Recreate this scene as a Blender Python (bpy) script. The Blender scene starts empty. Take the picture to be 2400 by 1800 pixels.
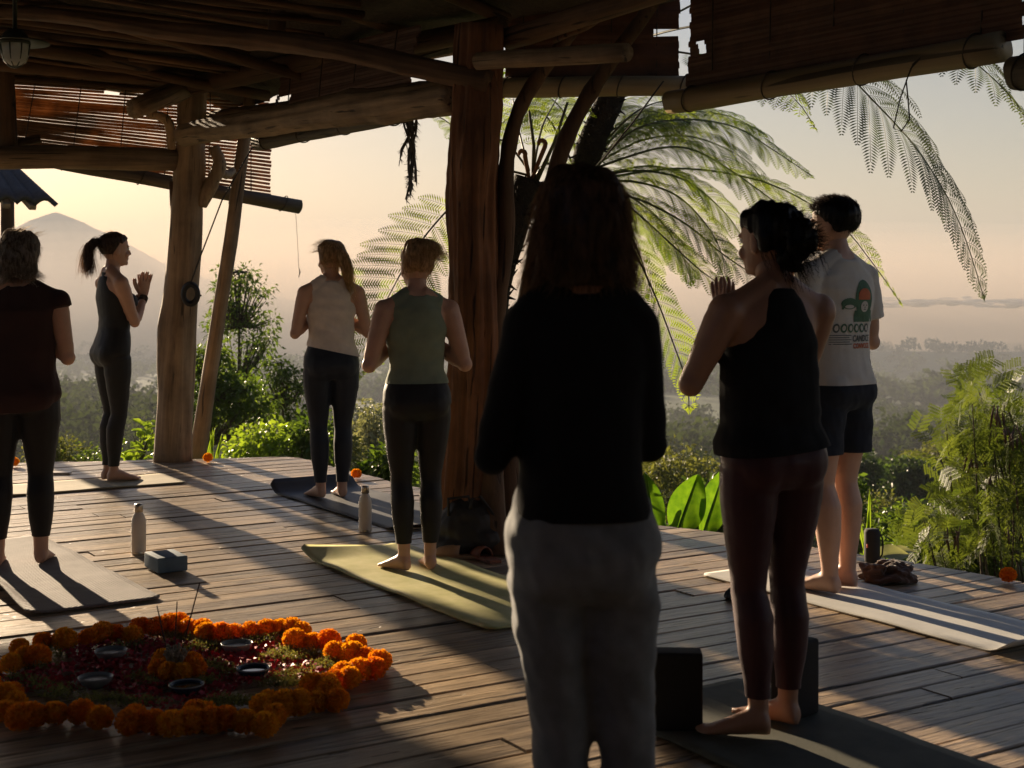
import bpy, bmesh, math, random
import numpy as np
from mathutils import Vector, Matrix, Quaternion
from math import radians, sin, cos, pi, atan2, sqrt

# ------------------------------------------------------------------ camera, world, sun, exposure
scene = bpy.context.scene
COL = scene.collection
F_PX = 3300.0          # focal length in pixels of a 2400 px wide frame (50 mm lens)
CAM_H = 1.35           # eye height above the deck
HOR = 673.0            # row of the horizon in that frame
cam_d = bpy.data.cameras.new('camera')
cam = bpy.data.objects.new('camera', cam_d)
COL.objects.link(cam)
cam.location = (0, 0, CAM_H)
cam.rotation_euler = (radians(90), 0, 0)
cam_d.sensor_width = 36.0
cam_d.lens = 36.0 * F_PX / 2400.0
cam_d.shift_y = -(900.0 - HOR) / 2400.0
cam_d.clip_start = 0.05
cam_d.clip_end = 20000
cam_d.dof.use_dof = True
cam_d.dof.focus_distance = 7.5
cam_d.dof.aperture_fstop = 5.6
scene.camera = cam

SUN_AZ, SUN_EL = 31.0, 12.5      # degrees left of the view axis, degrees above the horizon
SUN = Vector((-sin(radians(SUN_AZ)) * cos(radians(SUN_EL)), cos(radians(SUN_AZ)) * cos(radians(SUN_EL)), sin(radians(SUN_EL))))
world = bpy.data.worlds.new('World')
scene.world = world
world.use_nodes = True
wn, wl = world.node_tree.nodes, world.node_tree.links
for n in list(wn): wn.remove(n)
w_out = wn.new('ShaderNodeOutputWorld')
w_bg = wn.new('ShaderNodeBackground')
w_sky = wn.new('ShaderNodeTexSky')
w_sky.sky_type = 'NISHITA'
w_sky.sun_disc = False
w_sky.sun_elevation = radians(SUN_EL)
w_sky.sun_rotation = radians(-SUN_AZ)
w_sky.altitude = 400
w_sky.air_density = 1.0
w_sky.dust_density = 0.8
w_sky.ozone_density = 1.0
w_tint = wn.new('ShaderNodeMix'); w_tint.data_type = 'RGBA'; w_tint.blend_type = 'MULTIPLY'
w_tint.inputs[0].default_value = 1.0
# morning air: peach towards the horizon, cooler overhead
w_tc = wn.new('ShaderNodeTexCoord'); w_sep = wn.new('ShaderNodeSeparateXYZ'); w_rmp = wn.new('ShaderNodeValToRGB')
wl.new(w_tc.outputs['Generated'], w_sep.inputs[0]); wl.new(w_sep.outputs[2], w_rmp.inputs[0])
for q_, (pos_, col_) in enumerate([(0.0, (0.68, 0.545, 0.505, 1)), (0.14, (0.645, 0.55, 0.515, 1)), (0.40, (0.48, 0.55, 0.72, 1))]):
    e_ = w_rmp.color_ramp.elements[q_] if q_ < 2 else w_rmp.color_ramp.elements.new(pos_)
    e_.position = pos_; e_.color = col_
wl.new(w_rmp.outputs[0], w_tint.inputs[7])
wl.new(w_sky.outputs[0], w_tint.inputs[6])
wl.new(w_tint.outputs[2], w_bg.inputs[0])
w_bg.inputs[1].default_value = 0.05
wl.new(w_bg.outputs[0], w_out.inputs[0])

sun_d = bpy.data.lights.new('sun', 'SUN')
sun_d.energy = 5.0
sun_d.angle = radians(0.5)
sun_d.color = (1.0, 0.78, 0.53)
sun_o = bpy.data.objects.new('sun', sun_d)
COL.objects.link(sun_o)
sun_o.rotation_euler = SUN.to_track_quat('Z', 'Y').to_euler()
sun_o.location = SUN * 50

vs = scene.view_settings
vs.view_transform = 'Standard'
vs.look = 'None'
vs.exposure = 1.7
vs.gamma = 1.0
vs.use_curve_mapping = False
scene.cycles.max_bounces = 6
scene.cycles.diffuse_bounces = 3
scene.cycles.glossy_bounces = 2
scene.cycles.transmission_bounces = 4
scene.cycles.transparent_max_bounces = 8
scene.cycles.volume_bounces = 1
scene.cycles.use_denoising = True
scene.cycles.sample_clamp_indirect = 4.0

# ------------------------------------------------------------------ helpers
U = Vector((0.846, 0.533, 0)); V = Vector((-0.533, 0.846, 0)); Z = Vector((0, 0, 1))
def P(px, py, d):
    """point at depth d seen at that place of a 2400 x 1800 frame"""
    return Vector(((px - 1200.0) / F_PX * d, d, CAM_H - (py - HOR) / F_PX * d))
def G(px, py, z=0.0):
    d = (CAM_H - z) * F_PX / (py - HOR)
    return Vector(((px - 1200.0) / F_PX * d, d, z))
def UV(u, v, z=0.0):
    return Vector((u * U.x + v * V.x, u * U.y + v * V.y, z))

def tag(o, label=None, cat=None, group=None, kind=None):
    if label: o['label'] = label
    if cat: o['category'] = cat
    if group: o['group'] = group
    if kind: o['kind'] = kind
    return o
ROOTM = {}
def empty(name, loc=(0, 0, 0), rz=0.0, label=None, cat=None, group=None):
    o = bpy.data.objects.new(name, None)
    COL.objects.link(o)
    o.empty_display_size = 0.1
    o.location = loc; o.rotation_euler = (0, 0, rz)
    ROOTM[o.name] = Matrix.Translation(Vector(loc)) @ Matrix.Rotation(rz, 4, 'Z')
    return tag(o, label, cat, group)
def adopt(o, parent, world_space=True):
    o.parent = parent
    if world_space and parent.name in ROOTM:
        o.matrix_parent_inverse = ROOTM[parent.name].inverted()
    return o
def mesh(name, verts, faces, mat=None, smooth=True):
    me = bpy.data.meshes.new(name)
    if isinstance(verts, np.ndarray): verts = verts.tolist()
    me.from_pydata(verts, [], faces)
    if mat is not None:
        for m in (mat if isinstance(mat, (list, tuple)) else [mat]): me.materials.append(m)
    if smooth and len(me.polygons):
        me.polygons.foreach_set('use_smooth', [True] * len(me.polygons))
    me.update()
    return me
def obj(name, me, parent=None, world_space=True, matrix=None):
    o = bpy.data.objects.new(name, me)
    COL.objects.link(o)
    if matrix is not None: o.matrix_basis = matrix
    if parent is not None:
        adopt(o, parent, world_space)
    return o

class MB:
    """collects shapes into one mesh"""
    def __init__(self): self.v = []; self.f = []; self.mi = []; self.cur = 0; self.n = 0
    def add(self, verts, faces):
        b = self.n
        self.v.append(np.asarray(verts, float).reshape(-1, 3)); self.n += len(self.v[-1])
        for f in faces: self.f.append(tuple(int(i) + b for i in f))
        self.mi += [self.cur] * len(faces)
    def addq(self, verts, quads):
        b = self.n
        self.v.append(np.asarray(verts, float).reshape(-1, 3)); self.n += len(self.v[-1])
        q = np.asarray(quads, int) + b
        self.f += [tuple(r) for r in q.tolist()]
        self.mi += [self.cur] * len(q)
    def box(self, c, s, rot=None, taper=1.0):
        x, y, z = s[0] / 2, s[1] / 2, s[2] / 2
        p = [(-x, -y, -z), (x, -y, -z), (x, y, -z), (-x, y, -z), (-x * taper, -y * taper, z), (x * taper, -y * taper, z), (x * taper, y * taper, z), (-x * taper, y * taper, z)]
        p = [Vector(q) for q in p]
        if rot is not None: p = [rot @ q for q in p]
        p = [q + Vector(c) for q in p]
        self.add([tuple(q) for q in p], [(0, 3, 2, 1), (4, 5, 6, 7), (0, 1, 5, 4), (1, 2, 6, 5), (2, 3, 7, 6), (3, 0, 4, 7)])
    def tube(self, path, radii, n=10, cap=True, flat=1.0, ref=None):
        """round tube along a path; radii scalar, list or list of (a, b)"""
        path = [Vector(p) for p in path]
        k = len(path)
        if not hasattr(radii, '__len__'): radii = [radii] * k
        rr = [(r if hasattr(r, '__len__') else (r, r * flat)) for r in radii]
        t0 = (path[1] - path[0]).normalized()
        a = Vector(ref) if ref is not None else (Vector((0, 0, 1)) if abs(t0.z) < 0.9 else Vector((1, 0, 0)))
        a = (a - t0 * a.dot(t0)).normalized()
        vs_ = []
        for i in range(k):
            t = (path[min(i + 1, k - 1)] - path[max(i - 1, 0)]).normalized()
            a = (a - t * a.dot(t)).normalized()
            b = t.cross(a)
            for j in range(n):
                th = 2 * pi * j / n
                vs_.append(tuple(path[i] + a * (cos(th) * rr[i][0]) + b * (sin(th) * rr[i][1])))
        fs = [(i * n + j, i * n + (j + 1) % n, (i + 1) * n + (j + 1) % n, (i + 1) * n + j) for i in range(k - 1) for j in range(n)]
        if cap:
            fs.append(tuple(range(n - 1, -1, -1))); fs.append(tuple(range((k - 1) * n, k * n)))
        self.add(vs_, fs)
    def rings(self, rings, cap=True):
        """loft of rings, each an array of points"""
        n = len(rings[0]); k = len(rings)
        vs_ = [tuple(p) for r in rings for p in r]
        fs = [(i * n + j, i * n + (j + 1) % n, (i + 1) * n + (j + 1) % n, (i + 1) * n + j) for i in range(k - 1) for j in range(n)]
        if cap:
            fs.append(tuple(range(n - 1, -1, -1))); fs.append(tuple(range((k - 1) * n, k * n)))
        self.add(vs_, fs)
    def ball(self, c, r, n=12, m=8, rot=None):
        r = r if hasattr(r, '__len__') else (r, r, r)
        vs_ = []
        for i in range(1, m):
            ph = pi * i / m
            for j in range(n):
                th = 2 * pi * j / n
                vs_.append(Vector((r[0] * sin(ph) * cos(th), r[1] * sin(ph) * sin(th), -r[2] * cos(ph))))
        vs_ += [Vector((0, 0, -r[2])), Vector((0, 0, r[2]))]
        if rot is not None: vs_ = [rot @ q for q in vs_]
        vs_ = [tuple(q + Vector(c)) for q in vs_]
        fs = [(i * n + j, i * n + (j + 1) % n, (i + 1) * n + (j + 1) % n, (i + 1) * n + j) for i in range(m - 2) for j in range(n)]
        b, t = (m - 1) * n, (m - 1) * n + 1
        for j in range(n):
            fs.append((b, (j + 1) % n, j)); fs.append((t, (m - 2) * n + j, (m - 2) * n + (j + 1) % n))
        self.add(vs_, fs)
    def lathe(self, prof, n=24, c=(0, 0, 0)):
        vs_ = [(c[0] + r * cos(2 * pi * j / n), c[1] + r * sin(2 * pi * j / n), c[2] + z) for r, z in prof for j in range(n)]
        fs = [(i * n + j, i * n + (j + 1) % n, (i + 1) * n + (j + 1) % n, (i + 1) * n + j) for i in range(len(prof) - 1) for j in range(n)]
        self.add(vs_, fs)
    def mesh(self, name, mat=None, smooth=True):
        vv = np.concatenate(self.v) if self.v else np.zeros((0, 3))
        me = mesh(name, vv, self.f, mat, smooth)
        if any(self.mi): me.polygons.foreach_set('material_index', self.mi)
        return me
    def obj(self, name, mat=None, parent=None, smooth=True, world_space=True, matrix=None):
        return obj(name, self.mesh(name, mat, smooth), parent, world_space, matrix)

def big_mesh(name, verts, quads, mat, smooth=False):
    """numpy mesh of quads (k x 4) or triangles (k x 3)"""
    me = bpy.data.meshes.new(name)
    verts = np.ascontiguousarray(verts, dtype=np.float32); quads = np.ascontiguousarray(quads, dtype=np.int32)
    k = quads.shape[1]
    me.vertices.add(len(verts)); me.vertices.foreach_set('co', verts.ravel())
    me.loops.add(quads.size); me.loops.foreach_set('vertex_index', quads.ravel())
    me.polygons.add(len(quads))
    me.polygons.foreach_set('loop_start', np.arange(0, quads.size, k, dtype=np.int32))
    me.polygons.foreach_set('loop_total', np.full(len(quads), k, dtype=np.int32))
    me.update(calc_edges=True); me.validate()
    if smooth: me.polygons.foreach_set('use_smooth', [True] * len(quads))
    for m in (mat if isinstance(mat, (list, tuple)) else [mat]): me.materials.append(m)
    return me

def remeshed(me, voxel, smooth=3, name='body', mat=None, factor=0.5):
    t = bpy.data.objects.new('tmp', me); COL.objects.link(t)
    r = t.modifiers.new('r', 'REMESH'); r.mode = 'VOXEL'; r.voxel_size = voxel; r.use_smooth_shade = True
    if smooth:
        s = t.modifiers.new('s', 'SMOOTH'); s.factor = factor; s.iterations = smooth
    dg = bpy.context.evaluated_depsgraph_get()
    out = bpy.data.meshes.new_from_object(t.evaluated_get(dg))
    bpy.data.objects.remove(t); bpy.data.meshes.remove(me)
    out.name = name
    out.materials.clear()
    if mat is not None:
        for m in (mat if isinstance(mat, (list, tuple)) else [mat]): out.materials.append(m)
    out.polygons.foreach_set('use_smooth', [True] * len(out.polygons))
    return out
def get_co(me):
    a = np.empty(len(me.vertices) * 3, np.float32); me.vertices.foreach_get('co', a); return a.reshape(-1, 3)
def set_co(me, a):
    me.vertices.foreach_set('co', np.ascontiguousarray(a, np.float32).ravel()); me.update()
def get_no(me):
    a = np.empty(len(me.vertices) * 3, np.float32); me.vertices.foreach_get('normal', a); return a.reshape(-1, 3)
def cut(me, co, no):
    """keep what lies behind the plane (remove the side the normal points to)"""
    bm = bmesh.new(); bm.from_mesh(me)
    bmesh.ops.bisect_plane(bm, geom=bm.verts[:] + bm.edges[:] + bm.faces[:], plane_co=co, plane_no=no, clear_outer=True)
    bm.to_mesh(me); bm.free(); me.update()
    me.polygons.foreach_set('use_smooth', [True] * len(me.polygons))
    return me
def join(name, mes, mat=None):
    """join meshes that already share one space"""
    vs_, fs, mi = [], [], []
    n = 0
    for k, me in enumerate(mes):
        c = get_co(me); vs_.append(c)
        fs += [tuple(i + n for i in p.vertices) for p in me.polygons]
        n += len(c)
    out = mesh(name, np.concatenate(vs_), fs, mat)
    for me in mes: bpy.data.meshes.remove(me)
    return out
def noise3(p, s, seed=0):
    """cheap smooth pseudo noise of points, about -1..1"""
    p = np.asarray(p, float) * s
    r = np.random.RandomState(seed)
    o = np.zeros(len(p))
    for k in range(6):
        d = r.normal(size=3); d /= np.linalg.norm(d); fr = r.uniform(0.7, 1.9)
        q = p @ d * fr + r.uniform(0, 6.28)
        e = r.normal(size=3); e /= np.linalg.norm(e)
        o += np.sin(q + 1.3 * np.sin(p @ e * 0.9 + r.uniform(0, 6.28)))
    return o / 3.5

# ------------------------------------------------------------------ materials
MATS = {}
def new_mat(name):
    m = bpy.data.materials.new(name); m.use_nodes = True
    nt = m.node_tree
    for n in list(nt.nodes): nt.nodes.remove(n)
    out = nt.nodes.new('ShaderNodeOutputMaterial')
    b = nt.nodes.new('ShaderNodeBsdfPrincipled')
    nt.links.new(b.outputs[0], out.inputs[0])
    return m, nt, b, out
def c4(c): return (c[0], c[1], c[2], 1.0)
def node(nt, kind, **kw):
    n = nt.nodes.new(kind)
    for k, v in kw.items(): setattr(n, k, v)
    return n
def ramp(nt, src, stops):
    r = nt.nodes.new('ShaderNodeValToRGB')
    e = r.color_ramp.elements
    while len(e) < len(stops): e.new(0.5)
    for i, (p, c) in enumerate(stops):
        e[i].position = p; e[i].color = c4(c) if hasattr(c, '__len__') else (c, c, c, 1)
    nt.links.new(src, r.inputs[0])
    return r
def coords(nt, scale=(1, 1, 1), kind='Object', loc_random=False):
    tc = nt.nodes.new('ShaderNodeTexCoord'); mp = nt.nodes.new('ShaderNodeMapping')
    mp.inputs['Scale'].default_value = scale
    nt.links.new(tc.outputs[kind], mp.inputs[0])
    if loc_random:
        oi = nt.nodes.new('ShaderNodeObjectInfo'); ml = node(nt, 'ShaderNodeMath', operation='MULTIPLY'); ml.inputs[1].default_value = 57.0
        nt.links.new(oi.outputs['Random'], ml.inputs[0]); nt.links.new(ml.outputs[0], mp.inputs['Location'])
    return mp
def noise_tex(nt, mp, scale, detail=4, rough=0.55, dist=0.0):
    n = nt.nodes.new('ShaderNodeTexNoise')
    n.inputs['Scale'].default_value = scale; n.inputs['Detail'].default_value = detail
    n.inputs['Roughness'].default_value = rough; n.inputs['Distortion'].default_value = dist
    nt.links.new(mp.outputs[0], n.inputs['Vector'])
    return n
def bump(nt, b, src, strength=0.3, dist=0.01):
    k = nt.nodes.new('ShaderNodeBump'); k.inputs['Strength'].default_value = strength; k.inputs['Distance'].default_value = dist
    nt.links.new(src, k.inputs['Height']); nt.links.new(k.outputs[0], b.inputs['Normal'])
    return k
def plain(name, col, rough=0.7, var=0.15, scale=20.0, bmp=0.15, bscale=60.0, bdist=0.004, metal=0.0, spec=0.5, sheen=0.0, sub=0.0):
    if name in MATS: return MATS[name]
    m, nt, b, out = new_mat(name)
    mp = coords(nt)
    n = noise_tex(nt, mp, scale, 5, 0.6)
    lo = [max(0, c * (1 - var)) for c in col]; hi = [min(1, c * (1 + var)) for c in col]
    r = ramp(nt, n.outputs[0], [(0.3, lo), (0.7, hi)])
    nt.links.new(r.outputs[0], b.inputs['Base Color'])
    b.inputs['Roughness'].default_value = rough; b.inputs['Metallic'].default_value = metal
    b.inputs['Specular IOR Level'].default_value = spec
    if sheen:
        b.inputs['Sheen Weight'].default_value = sheen; b.inputs['Sheen Roughness'].default_value = 0.4
    if sub:
        b.inputs['Subsurface Weight'].default_value = sub; b.inputs['Subsurface Radius'].default_value = (0.02, 0.008, 0.004); b.inputs['Subsurface Scale'].default_value = 0.5
    if bmp:
        n2 = noise_tex(nt, mp, bscale, 4, 0.6)
        bump(nt, b, n2.outputs[0], bmp, bdist)
    MATS[name] = m
    return m
def wood(name, dark, light, axis='z', fine=60.0, rough=0.75, bmp=0.5, per_object=True, blotch=1.0, spec=0.3):
    """weathered timber with grain along a local axis"""
    m, nt, b, out = new_mat(name)
    st = {'x': (0.06, 1, 1), 'y': (1, 0.06, 1), 'z': (1, 1, 0.06)}[axis]
    mp = coords(nt, st, loc_random=per_object)
    g = noise_tex(nt, mp, fine, 6, 0.65, 0.6)
    g2 = noise_tex(nt, mp, fine * 0.25, 3, 0.5, 1.2)
    mp2 = coords(nt, (1, 1, 1), loc_random=per_object)
    bl = noise_tex(nt, mp2, 3.0, 4, 0.6)
    mx = node(nt, 'ShaderNodeMix', data_type='FLOAT'); mx.inputs[0].default_value = 0.45
    nt.links.new(g.outputs[0], mx.inputs[2]); nt.links.new(g2.outputs[0], mx.inputs[3])
    mx2 = node(nt, 'ShaderNodeMix', data_type='FLOAT'); mx2.inputs[0].default_value = 0.3 * blotch
    nt.links.new(mx.outputs[0], mx2.inputs[2]); nt.links.new(bl.outputs[0], mx2.inputs[3])
    mid = [(a + c) / 2 for a, c in zip(dark, light)]
    r = ramp(nt, mx2.outputs[0], [(0.33, dark), (0.5, mid), (0.66, light)])
    if per_object:
        oi = nt.nodes.new('ShaderNodeObjectInfo')
        hs = nt.nodes.new('ShaderNodeHueSaturation')
        mr = nt.nodes.new('ShaderNodeMapRange'); mr.inputs[3].default_value = 0.62; mr.inputs[4].default_value = 1.28
        nt.links.new(oi.outputs['Random'], mr.inputs[0]); nt.links.new(mr.outputs[0], hs.inputs['Value'])
        nt.links.new(r.outputs[0], hs.inputs['Color']); nt.links.new(hs.outputs[0], b.inputs['Base Color'])
    else:
        nt.links.new(r.outputs[0], b.inputs['Base Color'])
    b.inputs['Roughness'].default_value = rough
    b.inputs['Specular IOR Level'].default_value = spec
    ck = noise_tex(nt, mp, fine * 0.55, 2, 0.4, 2.0)
    cr = ramp(nt, ck.outputs[0], [(0.30, 0.0), (0.36, 1.0)])
    hm = node(nt, 'ShaderNodeMath', operation='ADD'); nt.links.new(mx.outputs[0], hm.inputs[0]); nt.links.new(cr.outputs[0], hm.inputs[1])
    bump(nt, b, hm.outputs[0], bmp, 0.010)
    dk = node(nt, 'ShaderNodeMix', data_type='RGBA', blend_type='MULTIPLY'); dk.inputs[0].default_value = 0.75
    src = b.inputs['Base Color'].links[0].from_socket
    nt.links.new(src, dk.inputs[6]); nt.links.new(cr.outputs[0], dk.inputs[7]); nt.links.new(dk.outputs[2], b.inputs['Base Color'])
    MATS[name] = m
    return m
def leaf_mat(name, c1, c2, trans=0.5, rough=0.45, scale=6.0, tcol=None, spec=0.35):
    m, nt, b, out = new_mat(name)
    mp = coords(nt, kind='Object')
    n = noise_tex(nt, mp, scale, 3, 0.6)
    r = ramp(nt, n.outputs[0], [(0.32, c1), (0.68, c2)])
    nt.links.new(r.outputs[0], b.inputs['Base Color'])
    b.inputs['Roughness'].default_value = rough; b.inputs['Specular IOR Level'].default_value = spec
    tr = nt.nodes.new('ShaderNodeBsdfTranslucent')
    t = nt.nodes.new('ShaderNodeMix'); t.data_type = 'RGBA'; t.blend_type = 'MULTIPLY'; t.inputs[0].default_value = 1.0
    nt.links.new(r.outputs[0], t.inputs[6]); t.inputs[7].default_value = c4(tcol or (1.8, 1.7, 0.7))
    nt.links.new(t.outputs[2], tr.inputs[0])
    mx = nt.nodes.new('ShaderNodeMixShader'); mx.inputs[0].default_value = trans
    nt.links.new(b.outputs[0], mx.inputs[1]); nt.links.new(tr.outputs[0], mx.inputs[2])
    nt.links.new(mx.outputs[0], out.inputs[0])
    MATS[name] = m
    return m
# ------------------------------------------------------------------ terrain, mountain, mist, haze
random.seed(4); np.random.seed(4)
def ter_z(x, y):
    x = np.asarray(x, float); y = np.asarray(y, float)
    d = np.sqrt(x * x + y * y) + 1e-6
    # falls away from the terrace, flattens to the valley floor
    z = -1.0 - 0.42 * np.clip(d - 8.0, 0, 14) - 0.105 * np.clip(d - 22, 0, 260) - 0.045 * np.clip(d - 282, 0, 700) - 0.012 * np.clip(d - 982, 0, 3000)
    p = np.stack([x, y, 0 * x], -1).reshape(-1, 3)
    w1 = np.clip((d - 25) / 120, 0, 1); w2 = np.clip((d - 150) / 400, 0, 1)
    z = z + (noise3(p, 0.028, 3) * 2.2 * w1.ravel()).reshape(x.shape)
    z = z + (noise3(p, 0.010, 5) * 8.0 * w2.ravel()).reshape(x.shape)
    z = z + (noise3(p, 0.0040, 8) * 19.0 * w2.ravel()).reshape(x.shape)
    # a wooded spur to the left of the valley
    az = np.arctan2(x, y)
    z = z + 16.0 * np.exp(-((az + 0.30) / 0.16) ** 2) * np.exp(-((d - 330) / 120) ** 2)
    z = z + 3.0 * np.exp(-((az - 0.27) / 0.12) ** 2) * np.exp(-((d - 190) / 70) ** 2)
    return z
m_ground, nt, b, out = new_mat('ground_cover')
mp = coords(nt)
n1 = noise_tex(nt, mp, 0.05, 8, 0.65); n2 = noise_tex(nt, mp, 1.5, 5, 0.6)
mx = node(nt, 'ShaderNodeMix', data_type='FLOAT'); mx.inputs[0].default_value = 0.5
nt.links.new(n1.outputs[0], mx.inputs[2]); nt.links.new(n2.outputs[0], mx.inputs[3])
r = ramp(nt, mx.outputs[0], [(0.35, (0.018, 0.03, 0.01)), (0.52, (0.045, 0.07, 0.02)), (0.68, (0.11, 0.12, 0.04))])
nt.links.new(r.outputs[0], b.inputs['Base Color']); b.inputs['Roughness'].default_value = 0.9
bump(nt, b, mx.outputs[0], 0.6, 0.5)
na, nd = 130, 170
az = np.radians(np.linspace(-75, 75, na)); dd = np.geomspace(2.5, 2400, nd)
A, D = np.meshgrid(az, dd)
X, Y = np.sin(A) * D, np.cos(A) * D
Zt = ter_z(X, Y)
Zt = np.where(D < 8.0, -1.0, Zt)
tv = np.stack([X, Y, Zt], -1).reshape(-1, 3)
i, j = np.meshgrid(np.arange(nd - 1), np.arange(na - 1), indexing='ij')
q = np.stack([i * na + j, i * na + j + 1, (i + 1) * na + j + 1, (i + 1) * na + j], -1).reshape(-1, 4)
o = obj('terrain', big_mesh('terrain', tv, q, m_ground, True)); tag(o, kind='structure')

# the volcano across the valley
m_mount = plain('mountain_slope', (0.05, 0.065, 0.05), 0.95, 0.4, 0.004, 0.6, 0.012, 20.0)
MD = 1850.0; MS = MD / 1500.0
pk = P(130, 497, MD)
nr, ns = 40, 90
mv = []
for a in range(nr):
    t = a / (nr - 1)
    R = 575 * MS * t ** 1.3
    for k in range(ns):
        th = 2 * pi * k / ns
        h = pk.z - MS * float(np.interp(R / MS, [0, 4, 12, 25, 54, 75, 117, 165, 250, 400, 575], [0, 1.5, 4.8, 10, 25, 35.5, 57.5, 75, 95, 120, 155]))
        rough = (2.2 * sin(7 * th + 2 * sin(3 * th)) + 1.1 * sin(19 * th + R * 0.06) + 0.8 * sin(R * 0.21 + 3 * th)) * min(1, R / 40) * max(0, 1 - R / 480)
        mv.append((pk.x + R * cos(th), MD + R * sin(th), h + rough))
q = [(a * ns + k, a * ns + (k + 1) % ns, (a + 1) * ns + (k + 1) % ns, (a + 1) * ns + k) for a in range(nr - 1) for k in range(ns)]
o = obj('mountain', mesh('mountain', np.array(mv), q, m_mount)); tag(o, kind='structure')

# flooded fields shining on the valley floor
m_water = plain('field_water', (0.06, 0.07, 0.06), 0.12, 0.2, 0.1, 0.0)
for k, (px, py, w_, h_) in enumerate([(2010, 966, 34, 3), (2130, 973, 46, 3), (2240, 1000, 60, 6), (2330, 996, 40, 4), (2190, 1020, 30, 3), (1720, 930, 40, 3)]):
    sl = (py - HOR) / F_PX
    ds = np.geomspace(60, 2300, 600)
    zz = ter_z((px - 1200) / F_PX * ds, ds)
    hit = np.argmax(zz > CAM_H - sl * ds) if np.any(zz > CAM_H - sl * ds) else -1
    d_ = ds[hit] if hit > 0 else 900.0
    c = P(px, py, d_ * 0.995)
    rr = random.Random(k)
    hw, hd = w_ / F_PX * d_, h_ / F_PX * d_ / max(sl, 0.03)
    ring = [(c.x + hw * cos(t) * rr.uniform(0.75, 1.1), c.y + hd * sin(t) * rr.uniform(0.6, 1.1), c.z + 1.5) for t in np.linspace(0, 2 * pi, 18, endpoint=False)]
    ring2 = [(x, y, z - 6) for x, y, z in ring]
    mb = MB(); mb.rings([ring2, ring]); o = mb.obj('water', m_water, smooth=False); tag(o, kind='structure')

# low morning mist round the foot of the volcano, and the air of the whole valley
def vol_mat(name, col, dens, aniso):
    m = bpy.data.materials.new(name); m.use_nodes = True
    nt = m.node_tree
    for n in list(nt.nodes): nt.nodes.remove(n)
    out = nt.nodes.new('ShaderNodeOutputMaterial'); v = nt.nodes.new('ShaderNodeVolumePrincipled')
    v.inputs['Color'].default_value = c4(col); v.inputs['Density'].default_value = dens; v.inputs['Anisotropy'].default_value = aniso
    nt.links.new(v.outputs[0], out.inputs['Volume'])
    return m
def box_obj(name, lo, hi, mat):
    mb = MB(); lo = Vector(lo); hi = Vector(hi)
    mb.box((lo + hi) / 2, hi - lo)
    return tag(mb.obj(name, mat, smooth=False), kind='stuff')
HAZE = True
if HAZE:
    box_obj('haze', (-2600, -30, -140), (2600, 2650, 118), vol_mat('haze_air', (0.45, 0.475, 0.52), 6.0e-4, 0.1))
    m_mist = vol_mat('mist_air', (0.95, 0.80, 0.66), 4.2e-4, 0.15)
    for zc, top, w_, d_ in [(-40, 80, 1950, 470), (-40, 68, 1900, 480), (-40, 57, 1850, 440), (-41, 46, 1820, 470), (-42, 35, 1800, 450), (-42, 24, 1780, 430), (-42, 12, 1750, 420)]:
        mb = MB(); mb.ball((-60, 1640, zc), (w_, d_, top - zc), 48, 30)
        tag(mb.obj('mist', m_mist), kind='stuff')
# a low bank of cloud lying over the plain
m_cloud = leaf_mat('cloud_white', (0.80, 0.80, 0.80), (0.90, 0.90, 0.90), 0.75, 1.0, 0.02, (1.0, 1.0, 1.0))
rc = random.Random(8); mb = MB()
for k in range(150):
    px = rc.uniform(1930, 2480); wgt = min(1, max(0.1, (px - 1950) / 250))
    d_ = rc.uniform(1330, 1400); c = P(px, rc.gauss(710, 4), d_)
    mb.ball(c, (rc.uniform(4, 13), rc.uniform(6, 14), rc.uniform(0.5, 1.7) * wgt), 10, 7)
tag(mb.obj('cloud_bank', m_cloud), 'low bright bank of cloud lying over the distant plain', 'cloud', kind='stuff')
# ------------------------------------------------------------------ the deck, plank by plank
rng = random.Random(11)
m_plank = wood('deck_plank', (0.072, 0.046, 0.028), (0.66, 0.48, 0.295), 'x', 60.0, 0.36, 1.0, True, 1.0, 0.6)
m_under = plain('deck_underside', (0.02, 0.016, 0.012), 0.9)
POLY = [(-7.5, 9.9), (-3.93, 10.8), (-1.725, 11.25), (-0.75, 9.66), (0.0, 8.80), (0.752, 8.06), (1.146, 7.80), (1.628, 7.29), (2.02, 6.86), (2.351, 6.45), (2.9, 5.7), (3.6, 4.3), (4.2, 2.0), (4.3, -4.0), (-7.5, -4.0)]
PUV = [(x * U.x + y * U.y, x * V.x + y * V.y) for x, y in POLY]
def span(v):
    us = []
    for k in range(len(PUV)):
        (u0, v0), (u1, v1) = PUV[k], PUV[(k + 1) % len(PUV)]
        if (v0 - v) * (v1 - v) < 0: us.append(u0 + (u1 - u0) * (v - v0) / (v1 - v0))
    return (min(us), max(us)) if len(us) >= 2 else None
DECK_M = Matrix(((U.x, V.x, 0, 0), (U.y, V.y, 0, 0), (0, 0, 1, 0), (0, 0, 0, 1)))
mb = MB()
for k in range(20):     # joists below
    u_ = -6 + k * 0.6
    vs_ = [v_ for v_ in np.arange(-3.5, 12.2, 0.05) if span(v_) and span(v_)[0] + 0.1 < u_ < span(v_)[1] - 0.15]
    if vs_: mb.box((u_, (vs_[0] + vs_[-1]) / 2, -0.13), (0.09, vs_[-1] - vs_[0] - 0.2, 0.16))
deck = obj('deck', mb.mesh('deck', m_under, False), matrix=DECK_M)
tag(deck, kind='structure')
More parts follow.
